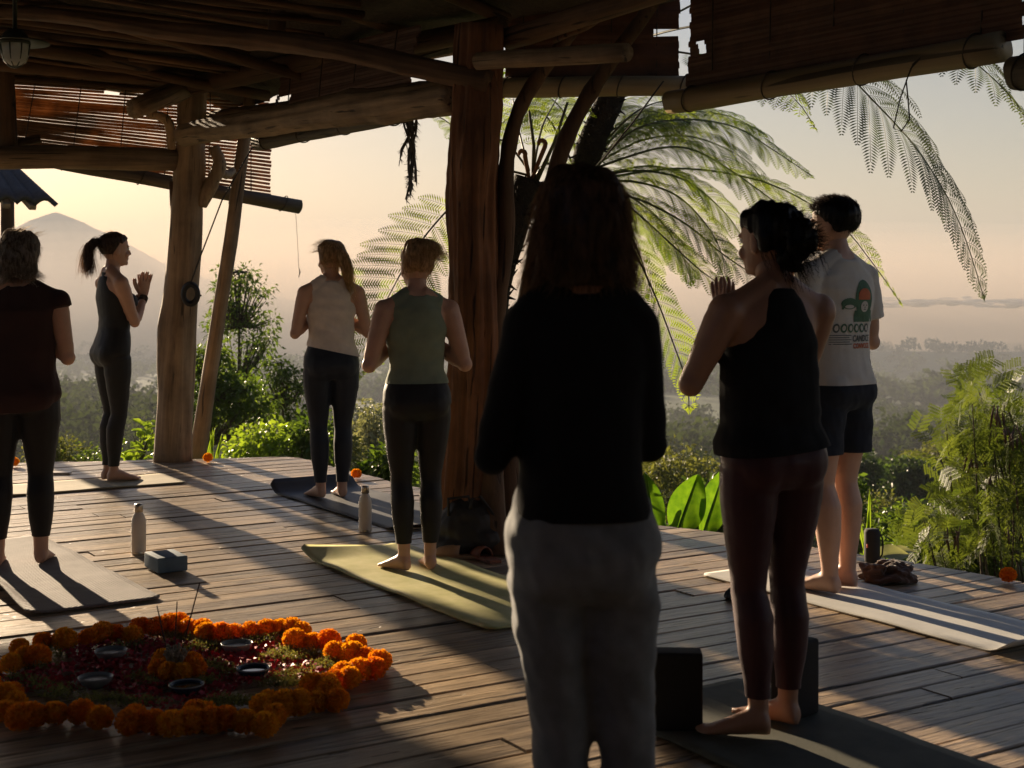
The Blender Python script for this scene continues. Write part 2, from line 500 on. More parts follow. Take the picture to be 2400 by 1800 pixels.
def plank_mesh(a0, a1, b0, b1, w, th, r):
    """plank from u=a0..b0 on its near edge, a1..b1 on its far edge, local origin at its near left end"""
    n = max(2, int((b0 - a0) / 0.6))
    e = 0.004
    vs_, fs = [], []
    for i in range(n + 1):
        t = i / n
        x0, x1 = a0 + (b0 - a0) * t, a1 + (b1 - a1) * t
        w0 = r.uniform(-1, 1) * 0.0022; w1 = r.uniform(-1, 1) * 0.0022; zz = r.uniform(-1, 1) * 0.0012
        vs_ += [(x0 - a0, w0, -th), (x0 - a0, w0, zz - e), (x0 - a0, w0 + e, zz), (x1 - a0, w - w1 - e, zz), (x1 - a0, w - w1, zz - e), (x1 - a0, w - w1, -th)]
    for i in range(n):
        for j in range(5):
            fs.append((i * 6 + j, (i + 1) * 6 + j, (i + 1) * 6 + j + 1, i * 6 + j + 1))
    fs.append((0, 1, 2, 3, 4, 5)); fs.append(tuple(n * 6 + j for j in (5, 4, 3, 2, 1, 0)))
    return vs_, fs
rest = MB()
v = -3.6; count = 0
while v < 12.3:
    w = rng.uniform(0.11, 0.17); gap = rng.uniform(0.005, 0.013)
    if rng.random() < 0.2: gap = 0.019
    s0, s1 = span(v + 1e-4), span(v + w)
    if s0 and s1:
        u = min(s0[0], s1[0]); end = max(s0[1], s1[1])
        cuts = [u]
        x = u + rng.uniform(0.8, 3.5)
        while x < end - 0.7:
            cuts.append(x); x += rng.uniform(2.6, 4.6)
        cuts.append(end)
        for a, b_ in zip(cuts[:-1], cuts[1:]):
            g = 0.003
            a0 = s0[0] if a == u else a + g; a1 = s1[0] if a == u else a + g
            b0 = s0[1] if b_ == end else b_ - g; b1 = s1[1] if b_ == end else b_ - g
            if b0 - a0 < 0.12 or b1 - a1 < 0.05: continue
            dz = rng.uniform(-0.007, 0.0)
            vs_, fs = plank_mesh(a0, a1, b0, b1, w, 0.03, rng)
            # in sight of the photograph?
            seen = False
            for t in (0, .25, .5, .75, 1):
                pt = UV(a0 + (b0 - a0) * t, v)
                if pt.y > 3.7 and abs(pt.x) < pt.y * 0.37 + 0.25: seen = True
            if seen:
                mt = DECK_M @ Matrix.Translation((a0, v, dz))
                o = obj('plank', mesh('plank', vs_, fs, m_plank, False))
                o.parent = deck; o.matrix_parent_inverse = DECK_M.inverted(); o.matrix_basis = mt
                count += 1
            else:
                rest.add([(p[0] + a0, p[1] + v, p[2] + dz) for p in vs_], fs)
    v += w + gap
o = rest.obj('outer_planking', m_plank, smooth=False); o.parent = deck; tag(o, kind='stuff')
print('planks', count)
# ------------------------------------------------------------------ the pavilion: posts, beams, roof
rng = random.Random(5)
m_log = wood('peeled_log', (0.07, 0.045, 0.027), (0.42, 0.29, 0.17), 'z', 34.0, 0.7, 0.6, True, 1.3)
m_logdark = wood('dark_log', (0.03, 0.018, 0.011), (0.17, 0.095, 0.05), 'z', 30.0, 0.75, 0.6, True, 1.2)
m_postred = wood('red_post', (0.028, 0.012, 0.007), (0.30, 0.13, 0.055), 'z', 26.0, 0.75, 1.0, False, 1.4)
m_thatch = plain('thatch', (0.045, 0.03, 0.018), 0.95, 0.5, 30, 0.8, 40, 0.02)
m_bamboo = wood('bamboo_pole', (0.16, 0.11, 0.06), (0.40, 0.30, 0.17), 'z', 24.0, 0.5, 0.1, True, 0.6)
m_black = plain('black_rubber', (0.008, 0.008, 0.009), 0.6)
m_cord = plain('cord', (0.05, 0.04, 0.03), 0.9)
m_metal = plain('dark_metal', (0.05, 0.06, 0.05), 0.45, 0.2, metal=0.6)

def log_mesh(L, r0, r1, bend, seed, n=16, flare=0.0, knots=3, step=0.18, flute=0.0):
    r = random.Random(seed)
    k = max(4, int(L / step))
    ph = [r.uniform(0, 6.28) for _ in range(8)]
    kn = [(r.uniform(0.1, 0.9) * L, r.uniform(0, 6.28), r.uniform(0.15, 0.3)) for _ in range(knots)]
    vs_ = []
    for i in range(k + 1):
        t = i / k; z = t * L
        cx = bend * L * (sin(pi * t * 1.3 + ph[0]) * 0.5 + sin(3.1 * t * pi + ph[1]) * 0.18) - bend * L * sin(ph[0]) * 0.5
        cy = bend * L * (sin(pi * t * 1.1 + ph[2]) * 0.5 + sin(3.7 * t * pi + ph[3]) * 0.18) - bend * L * sin(ph[2]) * 0.5
        R = r0 + (r1 - r0) * t + flare * math.exp(-z / 0.25)
        for j in range(n):
            th = 2 * pi * j / n
            rr = R * (1 + 0.045 * sin(2 * th + ph[4] + 2.2 * z) + 0.03 * sin(3 * th + ph[5] - 4.1 * z) + 0.025 * sin(5 * th + 7.3 * z + ph[6]))
            if flute: rr += R * flute * (sin(9 * th + 2.5 * sin(1.3 * z + ph[0]) + ph[7]) + .8 * sin(17 * th + 3 * sin(.9 * z + ph[1])) + .5 * sin(5 * th - 1.9 * z) + .5 * r.uniform(-1, 1))
            for kz, ka, kr in kn:
                da = (th - ka + pi) % (2 * pi) - pi
                rr += R * kr * math.exp(-(da / 0.5) ** 2 - ((z - kz) / (R * 1.2)) ** 2)
            vs_.append((cx + rr * cos(th), cy + rr * sin(th), z))
    fs = [(i * n + j, i * n + (j + 1) % n, (i + 1) * n + (j + 1) % n, (i + 1) * n + j) for i in range(k) for j in range(n)]
    fs.append(tuple(range(n - 1, -1, -1))); fs.append(tuple(range(k * n, (k + 1) * n)))
    return vs_, fs
def along(p0, p1):
    p0 = Vector(p0); d = Vector(p1) - p0
    return Matrix.Translation(p0) @ d.to_track_quat('Z', 'Y').to_matrix().to_4x4(), d.length
def log(name, p0, p1, r0, r1, mat, parent, bend=0.012, n=16, flare=0.0, knots=3, flute=0.0, step=0.18):
    M, L = along(p0, p1)
    vs_, fs = log_mesh(L, r0, r1, bend, rng.random(), n, flare, knots, step, flute)
    return obj(name, mesh(name, vs_, fs, mat), parent, True, M)
def stick(name, p0, p1, r, mat, parent, bend=0.02, n=8):
    return log(name, p0, p1, r, r * 0.8, mat, parent, bend, n, 0, 1)
def bent(name, pts, radii, mat, parent, n=12, seed=0):
    """crooked limb through given points, knobbly"""
    r = random.Random(seed)
    path, rad = [], []
    for k in range(len(pts) - 1):
        a, b_ = Vector(pts[k]), Vector(pts[k + 1])
        m_ = 5
        pa = Vector(pts[max(k - 1, 0)]); pb = Vector(pts[min(k + 2, len(pts) - 1)])
        for i in range(m_):
            t = i / m_
            t2, t3 = t * t, t * t * t
            q = 0.5 * ((2 * a) + (-pa + b_) * t + (2 * pa - 5 * a + 4 * b_ - pb) * t2 + (-pa + 3 * a - 3 * b_ + pb) * t3)
            path.append(q); rad.append((radii[k] + (radii[k + 1] - radii[k]) * t) * r.uniform(0.93, 1.1))
    path.append(Vector(pts[-1])); rad.append(radii[-1])
    o0 = path[0]
    mb = MB(); mb.tube([p - o0 for p in path], rad, n)
    return mb.obj(name, mat, parent, matrix=Matrix.Translation(o0))

pav = empty('pavilion', UV(0, 4, 0), 0, 'open timber pavilion of crooked log posts and beams under a dark roof', 'pavilion')
# posts
PL0, PL1 = G(404, 1079), P(462, 130, 11.0)
log('post', PL0 + Vector((0, 0, -0.03)), PL1, 0.145, 0.105, m_log, pav, 0.006, 40, 0.012, 4, 0.012, 0.08)
PC0 = G(1095, 1285); PC0.z = -0.03
PC1 = P(1140, 60, 7.15)
log('post', PC0, PC1, 0.150, 0.118, m_postred, pav, 0.012, 72, 0.035, 7, 0.055, 0.05)
# buttress stems that stand against the big post
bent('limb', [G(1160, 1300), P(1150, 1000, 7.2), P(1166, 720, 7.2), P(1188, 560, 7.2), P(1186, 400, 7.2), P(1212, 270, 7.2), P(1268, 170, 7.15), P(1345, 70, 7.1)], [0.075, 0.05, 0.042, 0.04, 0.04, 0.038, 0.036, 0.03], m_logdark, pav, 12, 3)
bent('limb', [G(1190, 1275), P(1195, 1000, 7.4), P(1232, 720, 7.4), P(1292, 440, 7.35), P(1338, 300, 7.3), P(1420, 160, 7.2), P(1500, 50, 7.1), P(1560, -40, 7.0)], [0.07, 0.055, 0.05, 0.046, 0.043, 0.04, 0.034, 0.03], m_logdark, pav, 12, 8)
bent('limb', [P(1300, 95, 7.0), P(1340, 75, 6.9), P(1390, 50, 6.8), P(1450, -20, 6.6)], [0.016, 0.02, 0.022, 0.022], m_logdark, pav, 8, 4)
# brace behind the left post
log('brace', G(448, 1068) + Vector((0, 0.15, -0.1)), P(590, 205, 11.5), 0.07, 0.048, m_log, pav, 0.006, 14)
bent('brace', [P(470, 480, 10.98), P(496, 430, 10.95), P(515, 385, 10.95), P(500, 345, 10.95)], [0.05, 0.055, 0.05, 0.045], m_log, pav, 10, 5)
bent('brace', [P(505, 395, 10.95), P(530, 410, 11.2), P(545, 400, 11.35)], [0.035, 0.035, 0.03], m_log, pav, 10, 6)
bent('brace', [P(402, 350, 10.9), P(396, 290, 10.85), P(372, 272, 10.8), P(345, 268, 10.75)], [0.034, 0.04, 0.038, 0.03], m_log, pav, 10, 7)
log('strut', P(403, 425, 10.95), P(410, 600, 10.98), 0.02, 0.018, m_logdark, pav, 0.002, 8)
# tie log running left from the left post, and the stub post that stands on it
log('beam', P(432, 375, 11.0), P(-140, 366, 10.05), 0.088, 0.082, m_log, pav, 0.006, 18)
log('post', P(14, 352, 10.4), P(8, 120, 10.4), 0.085, 0.075, m_logdark, pav, 0.004, 14)
log('spacer', P(40, 335, 10.45), P(96, 325, 10.5), 0.035, 0.03, m_logdark, pav, 0.002, 10)
# log beams
log('beam', P(430, 318, 10.75), P(1085, 210, 7.25), 0.080, 0.100, m_log, pav, 0.007, 40, 0, 9, 0.05, 0.06)                  # along the open side
log('beam', P(315, 255, 10.3), P(440, 205, 10.85), 0.078, 0.075, m_log, pav, 0.004, 16)                    # stub through the post
log('beam', P(495, 275, 11.1), P(720, 245, 10.2), 0.052, 0.06, m_log, pav, 0.01, 14)
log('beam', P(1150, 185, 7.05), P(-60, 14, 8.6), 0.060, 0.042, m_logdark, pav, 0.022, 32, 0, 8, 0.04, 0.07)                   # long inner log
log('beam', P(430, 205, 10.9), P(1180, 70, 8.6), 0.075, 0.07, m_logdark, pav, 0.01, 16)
log('beam', P(1120, 143, 7.0), P(1472, 118, 6.3), 0.042, 0.044, m_log, pav, 0.010, 14)
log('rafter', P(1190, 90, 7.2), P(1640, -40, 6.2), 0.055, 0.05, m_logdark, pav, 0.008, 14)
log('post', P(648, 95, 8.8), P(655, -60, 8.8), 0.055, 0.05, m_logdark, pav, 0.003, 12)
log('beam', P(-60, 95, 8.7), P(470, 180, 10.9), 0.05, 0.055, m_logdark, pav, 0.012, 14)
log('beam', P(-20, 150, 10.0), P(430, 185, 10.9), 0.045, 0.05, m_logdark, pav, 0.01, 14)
# pole that carries the outer edge of the roof
# roof skin
def roof_z(u, v):
    zs = 2.98 + 0.34 * np.clip(3.64 - u, 0, 9)
    zs = np.where(u > 3.64, 2.98 - np.clip(u - 3.64, 0, 3) * np.where(v > 8.6, 0.30, 0.0), zs)
    zf = 3.02 + 0.34 * (10.95 - v)
    return np.minimum(zs, zf) + 0.10
nu, nv = 40, 56
uu = np.linspace(-7.0, 5.35, nu); vv = np.linspace(-4.5, 11.45, nv)
Ug, Vg = np.meshgrid(uu, vv)
edge = np.where(Vg > 8.8, np.minimum(Ug, 4.35), Ug)
Zr = roof_z(edge, Vg) + 0.02 * np.sin(Ug * 5.1 + Vg * 3.3) + 0.02 * np.sin(Vg * 6.7 - Ug * 2.1)
def uvw(u, v, z): return np.stack([u * U.x + v * V.x, u * U.y + v * V.y, z], -1).reshape(-1, 3)
lo_ = uvw(edge, Vg, Zr); hi_ = uvw(edge, Vg, Zr + 0.16)
i, j = np.meshgrid(np.arange(nv - 1), np.arange(nu - 1), indexing='ij')
q = np.stack([i * nu + j, i * nu + j + 1, (i + 1) * nu + j + 1, (i + 1) * nu + j], -1).reshape(-1, 4)
rim = [k for k in range(nu)] + [k * nu + nu - 1 for k in range(1, nv)] + [(nv - 1) * nu + k for k in range(nu - 2, -1, -1)] + [k * nu for k in range(nv - 2, 0, -1)]
N = nu * nv
side = [(rim[k], rim[(k + 1) % len(rim)], rim[(k + 1) % len(rim)] + N, rim[k] + N) for k in range(len(rim))]
q = np.concatenate([q[:, ::-1], q + N, np.array(side)])
obj('roof', big_mesh('roof', np.concatenate([lo_, hi_]), q, m_thatch), pav)
# battens under the thatch: crooked sticks
for k in range(26):
    v_ = 11.25 - k * 0.21
    u1 = 3.9 - rng.uniform(0, 0.3); u0 = u1 - rng.uniform(4.5, 6.0)
    a, b_ = UV(u0, v_ + rng.uniform(-.05, .05)), UV(u1, v_ + rng.uniform(-.05, .05))
    a.z = float(roof_z(np.array(u0), np.array(v_))) - 0.045; b_.z = float(roof_z(np.array(u1), np.array(v_))) - 0.045
    if a.z - b_.z > 0.25:      # keep the stick under both slopes
        a.z = b_.z + 0.15
    stick('batten', a, b_, rng.uniform(0.018, 0.032), m_logdark, pav, 0.012, 8)
for k in range(9):
    v_ = 10.2 - k * 0.95
    a = UV(4.6 if v_ < 8.6 else 4.2, v_); b_ = UV(-0.5, v_ - 0.3)
    a.z = float(roof_z(np.array(4.6 if v_ < 8.6 else 4.2), np.array(v_))) - 0.09; b_.z = float(roof_z(np.array(-0.5), np.array(v_ - 0.3))) - 0.12
    stick('rafter', a, b_, 0.042, m_logdark, pav, 0.008, 10)
for k in range(16):
    u_ = 3.4 - k * 0.28
    a, b_ = UV(u_, 7.9), UV(u_ + rng.uniform(-.1, .1), 1.0)
    zz = float(roof_z(np.array(u_), np.array(5.0))) - 0.04
    a.z = zz; b_.z = zz
    stick('batten', a, b_, rng.uniform(0.018, 0.028), m_logdark, pav, 0.008, 8)
# a board wall and posts close the side behind the viewer
m_wall = wood('board_wall', (0.03, 0.02, 0.013), (0.12, 0.075, 0.045), 'z', 30, 0.8, 0.4, False)
mb = MB()
for k in range(40):
    u_ = -6.6 + k * 0.3
    mb.box(tuple(UV(u_, -3.3, 2.0)), (0.292, 0.03, 4.2), Matrix.Rotation(atan2(U.y, U.x), 3, 'Z'))
mb.obj('rear_wall', m_wall, pav, smooth=False)
mb = MB()
for k in range(30):
    v_ = -3.2 + k * 0.3
    mb.box(tuple(UV(-6.5, v_, 2.0)), (0.292, 0.03, 4.2), Matrix.Rotation(atan2(V.y, V.x), 3, 'Z'))
mb.obj('side_wall', m_wall, pav, smooth=False)
log('post', UV(3.64, 1.6, -0.03), UV(3.64, 1.6, 3.0), 0.13, 0.11, m_log, pav, 0.006, 16)

# ------------------------------------------------------------------ bamboo roller blinds
m_slat = leaf_mat('bamboo_slat', (0.12, 0.072, 0.038), (0.30, 0.19, 0.105), 0.35, 0.6, 7.0, (1.3, 1.0, 0.7))
m_slatd = plain('bamboo_slat_dark', (0.10, 0.045, 0.025), 0.65, 0.35, 9.0, 0.2)
m_roll = wood('rolled_bamboo', (0.05, 0.04, 0.03), (0.16, 0.125, 0.085), 'z', 40, 0.6, 0.5, True, 0.5)
m_rollp = wood('pale_roll', (0.20, 0.15, 0.08), (0.40, 0.31, 0.18), 'z', 16, 0.5, 0.12, True, 0.6)
def blind(tl, tr, bl, br, label, slat_mat, roll_mat, roll_r, pitch=0.022, holes=(), ext=(0.0, 0.15), roll0=None, roll1=None, cords=4, group=None, roll_only=False, ragged=True, fill=(0.62, 0.80)):
    tl, tr, bl, br = map(Vector, (tl, tr, bl, br))
    root = empty('bamboo_blind', (tl + tr) / 2, 0, label, 'blind', group)
    r = random.Random(len(label))
    nrm = (tr - tl).cross(bl - tl).normalized()
    if not roll_only:
        mb = MB()
        H_ = ((tl - bl).length + (tr - br).length) / 2
        n = int(H_ / pitch)
        for k in range(n):
            t = (k + 0.5) / n
            a = tl.lerp(bl, t); b_ = tr.lerp(br, t)
            if ragged: a = a.lerp(b_, r.uniform(0, 0.006)); b_ = b_.lerp(a, r.uniform(0, 0.006))
            segs = [(0.0, 1.0)]
            for (hu0, hu1, ht0, ht1) in holes:
                if ht0 < t < ht1:
                    segs = [s for (s0, s1) in segs for s in (((s0, min(s1, hu0)), (max(s0, hu1), s1)) if hu0 < s1 and hu1 > s0 else ((s0, s1),)) if s[1] - s[0] > 0.002]
            up = (tl - bl).normalized(); th = pitch * r.uniform(*fill) / 2
            for s0, s1 in segs:
                m_ = max(1, int((s1 - s0) * 6))
                vv_, ff = [], []
                for i in range(m_ + 1):
                    c = a.lerp(b_, s0 + (s1 - s0) * i / m_) + up * (0.0022 * sin(9 * i / m_ + k)) + nrm * (0.02 * sin(2.7 * i / m_ + t * 4) + 0.006 * sin(k * 1.7))
                    vv_ += [tuple(c + up * th), tuple(c + nrm * 0.003), tuple(c - up * th), tuple(c - nrm * 0.003)]
                for i in range(m_):
                    for j in range(4): ff.append((i * 4 + j, i * 4 + (j + 1) % 4, (i + 1) * 4 + (j + 1) % 4, (i + 1) * 4 + j))
                ff += [(3, 2, 1, 0), (m_ * 4, m_ * 4 + 1, m_ * 4 + 2, m_ * 4 + 3)]
                mb.add(vv_, ff)
        o = mb.obj('slat_weave', slat_mat, root, smooth=False); tag(o, kind='stuff')
        for k in range(cords):
            s = (k + 0.5) / cords
            mb = MB(); a = tl.lerp(tr, s); b_ = bl.lerp(br, s)
            mb.tube([a - nrm * 0.012, a.lerp(b_, 0.5) - nrm * 0.014, b_ - nrm * 0.012], 0.004, 6)
            mb.obj('cord', m_cord, root)
    if roll_only:      # hung on two cords
        for s in (0.08, 0.92):
            mb = MB(); a = tl.lerp(tr, s); mb.tube([a + Vector((0, 0, 0.14)), Vector(roll0).lerp(Vector(roll1), s)], 0.006, 6); mb.obj('cord', m_cord, root)
    d = (br - bl).normalized()
    p0 = Vector(roll0) if roll0 is not None else bl - d * ext[0]
    p1 = Vector(roll1) if roll1 is not None else br + d * ext[1]
    M, L = along(p0, p1)
    vs_, fs = log_mesh(L, roll_r[0], roll_r[1], 0.002, 3, 22, 0, 0)
    ro = obj('roll', mesh('roll', vs_, fs, roll_mat), root, True, M)
    for s in (0.08, 0.36, 0.64, 0.93):
        c = p0.lerp(p1, s); rr = roll_r[0] + (roll_r[1] - roll_r[0]) * s + 0.004
        mb = MB()
        ang = np.linspace(0, 2 * pi, 25)
        A_ = M.to_3x3() @ Vector((1, 0, 0)); B_ = M.to_3x3() @ Vector((0, 1, 0))
        mb.tube([c + A_ * (rr * 1.03 * cos(t)) + B_ * (rr * 1.03 * sin(t)) + d * 0.02 * sin(t) for t in ang], 0.0045, 6, False)
        mb.obj('tie', m_cord, root)
    return root
# the crooked half-lowered blind at the front corner
def onfront(px, py, off=0.5):
    b0 = PL0 + V * off
    t = (b0.x - (px - 1200) / F_PX * b0.y) / ((px - 1200) / F_PX * U.y - U.x)
    q_ = b0 + U * t
    return P(px, py, q_.y)
blind(onfront(30, 172), onfront(632, 205), onfront(-10, 372), onfront(636, 470), 'half lowered bamboo blind with light showing through its slats above the front tie log', m_slat, m_roll, (0.055, 0.062),
      pitch=0.026, fill=(0.74, 0.98), holes=[(0.34, 0.40, 0.0, 0.16), (0.80, 0.90, 0.0, 0.09)], roll0=onfront(100, 372), roll1=onfront(702, 484), cords=6)
blind(P(655, 130, 10.3), P(985, 60, 8.3), P(640, 322, 10.3), P(960, 250, 8.4), 'tightly rolled dark bamboo blind slung under the open side beam', m_slatd, m_roll, (0.058, 0.056), roll0=P(604, 334, 10.5), roll1=P(955, 264, 8.4), fill=(1.2, 1.5), holes=[(0.02, 0.10, 0.5, 0.75)])
blind(P(1175, -30, 9.0), P(1597, -40, 8.6), P(1185, 205, 9.0), P(1592, 205, 8.6), 'long lowered bamboo blind beyond the crooked limbs with pale straight roll', m_slatd, m_rollp, (0.062, 0.062), roll0=P(1150, 205, 9.0), roll1=P(1640, 200, 8.5), pitch=0.03, cords=4, fill=(1.35, 1.6), holes=[(0.86, 1.0, 0.42, 0.52)])
blind(P(1612, -60, 8.1), P(2425, -260, 6.2), P(1610, 225, 8.1), P(2400, 88, 6.25), 'large lowered bamboo blind with a thick pale roll hung with black string', m_slatd, m_rollp, (0.064, 0.072), roll0=P(1570, 240, 8.15), roll1=P(2352, 108, 6.32), pitch=0.026, cords=5, fill=(1.35, 1.6), holes=[(0.045, 0.06, 0.55, 0.68)])
blind(P(2385, -200, 6.0), P(2700, -300, 5.4), P(2385, 120, 6.0), P(2700, 60, 5.4), 'small rolled blind at the end of the eave beside the thick pale roll', m_slatd, m_roll, (0.07, 0.07), roll0=P(2378, 172, 6.0), roll1=P(2700, 120, 5.4), pitch=0.026, cords=2, roll_only=True)
# thatch board that closes the dark gap over the outer blinds
# ------------------------------------------------------------------ lamp, strings, coil
lamp = empty('bulkhead_lamp', P(35, 70, 7.2), 0, 'caged round glass lamp hanging under the roof beam', 'lamp')
c0 = P(35, 108, 7.2)
m_glass, nt, b, out = new_mat('lamp_glass'); b.inputs['Base Color'].default_value = (0.75, 0.8, 0.75, 1); b.inputs['Roughness'].default_value = 0.08; b.inputs['Transmission Weight'].default_value = 0.55; b.inputs['IOR'].default_value = 1.3
mb = MB(); mb.lathe([(0.002, -0.105), (0.03, -0.10), (0.055, -0.082), (0.068, -0.05), (0.07, -0.01), (0.066, 0.02)], 24, tuple(c0)); mb.obj('globe', m_glass, lamp)
mb = MB(); mb.lathe([(0.001, 0.085), (0.04, 0.08), (0.06, 0.06), (0.075, 0.03), (0.078, 0.01), (0.072, 0.008), (0.001, 0.02)], 24, tuple(c0)); mb.obj('housing', m_metal, lamp)
mb = MB(); mb.lathe([(0.06, 0.035), (0.17, 0.02), (0.172, 0.014), (0.06, 0.028)], 32, tuple(c0)); mb.obj('shade', m_metal, lamp)
for k in range(4):
    th = pi * k / 4
    mb = MB(); mb.tube([c0 + Vector((cos(th) * 0.076 * cos(t), sin(th) * 0.076 * cos(t), 0.01 - 0.122 * sin(t))) for t in np.linspace(0, pi, 15)], 0.0035, 6); mb.obj('cage_wire', m_metal, lamp)
mb = MB(); mb.tube([c0 + Vector((0, 0, 0.07)), c0 + Vector((0.0, 0, 0.6)), c0 + Vector((0, 0, 1.25))], 0.012, 8); mb.obj('stem', m_metal, lamp)

coil = empty('rope_coil', P(447, 690, 10.85), 0, 'black rope coil hung on the left log post', 'rope')
c = P(447, 688, 10.82)
for k in range(3):
    mb = MB()
    mb.tube([c + Vector((0.055 * cos(t) + 0.004 * k, -0.012 * k - 0.01, 0.075 * sin(t) - 0.004 * k)) for t in np.linspace(0, 2 * pi, 21)], 0.02, 8, False); mb.obj('loop', m_black, coil)
mb = MB(); mb.tube([c + Vector((0, 0, 0.08)), P(470, 600, 10.95), P(520, 470, 11.1), P(600, 330, 11.2)], 0.006, 6); mb.obj('line', m_cord, coil)
mb = MB(); mb.tube([c + Vector((0.05, 0, 0.0)), P(465, 695, 10.8), P(472, 692, 10.8)], 0.008, 6); mb.obj('tail', m_cord, coil)

st = MB(); st.tube([P(693, 500, 12.1), P(697, 560, 12.1), P(700, 625, 12.1), P(703, 638, 12.1), P(700, 650, 12.1)], [0.0018, 0.0018, 0.002, 0.006, 0.003], 5)
tag(st.obj('pull_string', m_cord), 'thin string dangling from the end of the half lowered blind roll', 'string')
# loose loop of black cord on the thick roll
lp = MB(); pts = [P(2172, 120, 6.62), P(2135, 160, 6.6), P(2128, 180, 6.6), P(2110, 230, 6.6), P(2094, 300, 6.6), P(2112, 308, 6.6), P(2132, 280, 6.6), P(2128, 230, 6.6), P(2124, 190, 6.6), P(2140, 150, 6.6), P(2172, 122, 6.6)]
lp.tube(pts, 0.0035, 6, False); tag(lp.obj('cord_loop', m_cord), 'loose black cord loop hanging from the thick pale blind roll', 'cord')
# strings between limbs and blind
for a, b_, nm in [(P(1555, 190, 8.4), P(1410, 378, 8.4), 'taut dark line running from the blind roll down to the fern trunk')]:
    mb = MB(); mb.tube([a, a.lerp(b_, 0.5) - Vector((0, 0, 0.01)), b_], 0.005, 6); tag(mb.obj('guy_line', m_cord), nm, 'line')
# shredded rope hanging off the rolled blind
rp = empty('frayed_rope', P(962, 262, 8.45), 0, 'frayed grey rope net dangling beside the rolled blind', 'rope')
rr = random.Random(9)
m_fray = plain('frayed_fibre', (0.10, 0.10, 0.10), 0.9)
for s in range(9):
    x0 = 962 + rr.uniform(-4, 8); px_, py_ = x0, 258
    y_end = rr.uniform(400, 478); pts = []
    amp = rr.uniform(6, 18); ph = rr.uniform(0, 6)
    while py_ < y_end:
        t = (py_ - 258) / 220
        pts.append(P(x0 + amp * sin(t * 7 + ph) * (0.3 + abs(t - .7)), py_, 8.45 + rr.uniform(-.01, .01))); py_ += 14
    mb = MB(); mb.tube(pts, [rr.uniform(0.004, 0.009) for _ in pts], 6)
    for p_ in pts:
        for _ in range(5):
            mb.tube([p_, p_ + Vector((rr.uniform(-.03, .03), rr.uniform(-.02, .02), -rr.uniform(.0, .04)))], [0.0025, 0.001], 3, False)
    mb.obj('strand', m_fray, rp)
pts = [P(958, 320, 8.45), P(950, 335, 8.45), P(942, 350, 8.45), P(938, 372, 8.45)]
mb = MB(); mb.tube(pts, [0.008, 0.009, 0.01, 0.004], 6)
for p_ in pts:
    for _ in range(8): mb.tube([p_, p_ + Vector((rr.uniform(-.03, .03), 0, -rr.uniform(0, .05)))], [0.0025, 0.001], 3, False)
mb.obj('strand', m_fray, rp)

# ------------------------------------------------------------------ the neighbouring roof
nb = empty('neighbour_hut', P(-200, 1000, 15), 0, 'neighbouring hut with scalloped tile roof edge below the tie log', 'hut')
m_tile = plain('roof_tile', (0.05, 0.045, 0.045), 0.8, 0.3)
def nz(px, py, d=14.5): return P(px, py, d)
e0, e1 = nz(128, 474), nz(-75, 462)       # eave line
r1 = nz(-75, 360, 15.6)
mb = MB(); n = 60
for k in range(n + 1):
    for rr_ in range(7):
        t = rr_ / 6
        a = e0.lerp(e1, k / n); b_ = (nz(20, 385, 15.2)).lerp(r1, k / n)
        p_ = a.lerp(b_, t); w = 0.06 * sin(k * pi / 13)
        mb.v.append(np.array([[p_.x, p_.y, p_.z + abs(w) - 0.05 + t * 0.02]])); mb.n += 1
mb.f = [(k * 7 + j, k * 7 + j + 1, (k + 1) * 7 + j + 1, (k + 1) * 7 + j) for k in range(n) for j in range(6)]; mb.mi = [0] * len(mb.f)
o = mb.obj('roof', m_tile, nb); sm = o.modifiers.new('t', 'SOLIDIFY'); sm.thickness = 0.05; sm.offset = 1
for k in range(3):
    a = e0.lerp(e1, 0.25 + 0.3 * k) + Vector((0, 0, -0.07)); b_ = nz(20, 385, 15.2).lerp(r1, 0.25 + 0.3 * k) + Vector((0, 0, -0.09))
    M, L = along(a, b_); mb = MB(); mb.box((0, 0, L / 2), (0.07, 0.05, L)); mb.obj('rafter', m_log, nb, False, True, M)
pp = e0.lerp(e1, 0.8) + Vector((0, 0.6, 0)); log('post', (pp.x, pp.y, float(ter_z(np.array([pp.x]), np.array([pp.y]))[0]) - 0.2), pp + Vector((0, 0, 0.2)), 0.08, 0.075, m_logdark, nb, 0.003, 10)
# unseen second roof and posts farther left, added to shade the mandala's left front
def hv(x, y, z): return (x, y, z)
mb = MB(); mb.add([hv(-6.65, 14.2, 2.40), hv(-12.5, 14.2, 2.40), hv(-12.5, 17.2, 4.3), hv(-6.9, 17.2, 4.3), hv(-6.65, 14.2, 2.28), hv(-12.5, 14.2, 2.28), hv(-12.5, 17.2, 4.18), hv(-6.9, 17.2, 4.18)], [(0, 1, 2, 3), (7, 6, 5, 4), (0, 3, 7, 4), (1, 0, 4, 5), (2, 1, 5, 6), (3, 2, 6, 7)]); mb.obj('added_shade_roof', m_tile, nb, smooth=False)
for x_, y_ in [(-7.0, 16.6), (-9.6, 14.6), (-12.2, 14.6), (-12.2, 16.8)]: log('post', (x_, y_, float(ter_z(np.array([x_]), np.array([y_]))[0]) - 0.2), (x_, y_, 2.4 + (y_ - 14.4) * .66), 0.08, 0.075, m_logdark, nb, 0.003, 10)
# ------------------------------------------------------------------ people
def ellipse(c, a, b_, n=24, sq=2.3):
    out_ = []
    for j in range(n):
        t = 2 * pi * j / n
        x, y = cos(t), sin(t)
        out_.append((c[0] + a * math.copysign(abs(x) ** (2 / sq), x), c[1] + b_ * math.copysign(abs(y) ** (2 / sq), y), c[2]))
    return out_
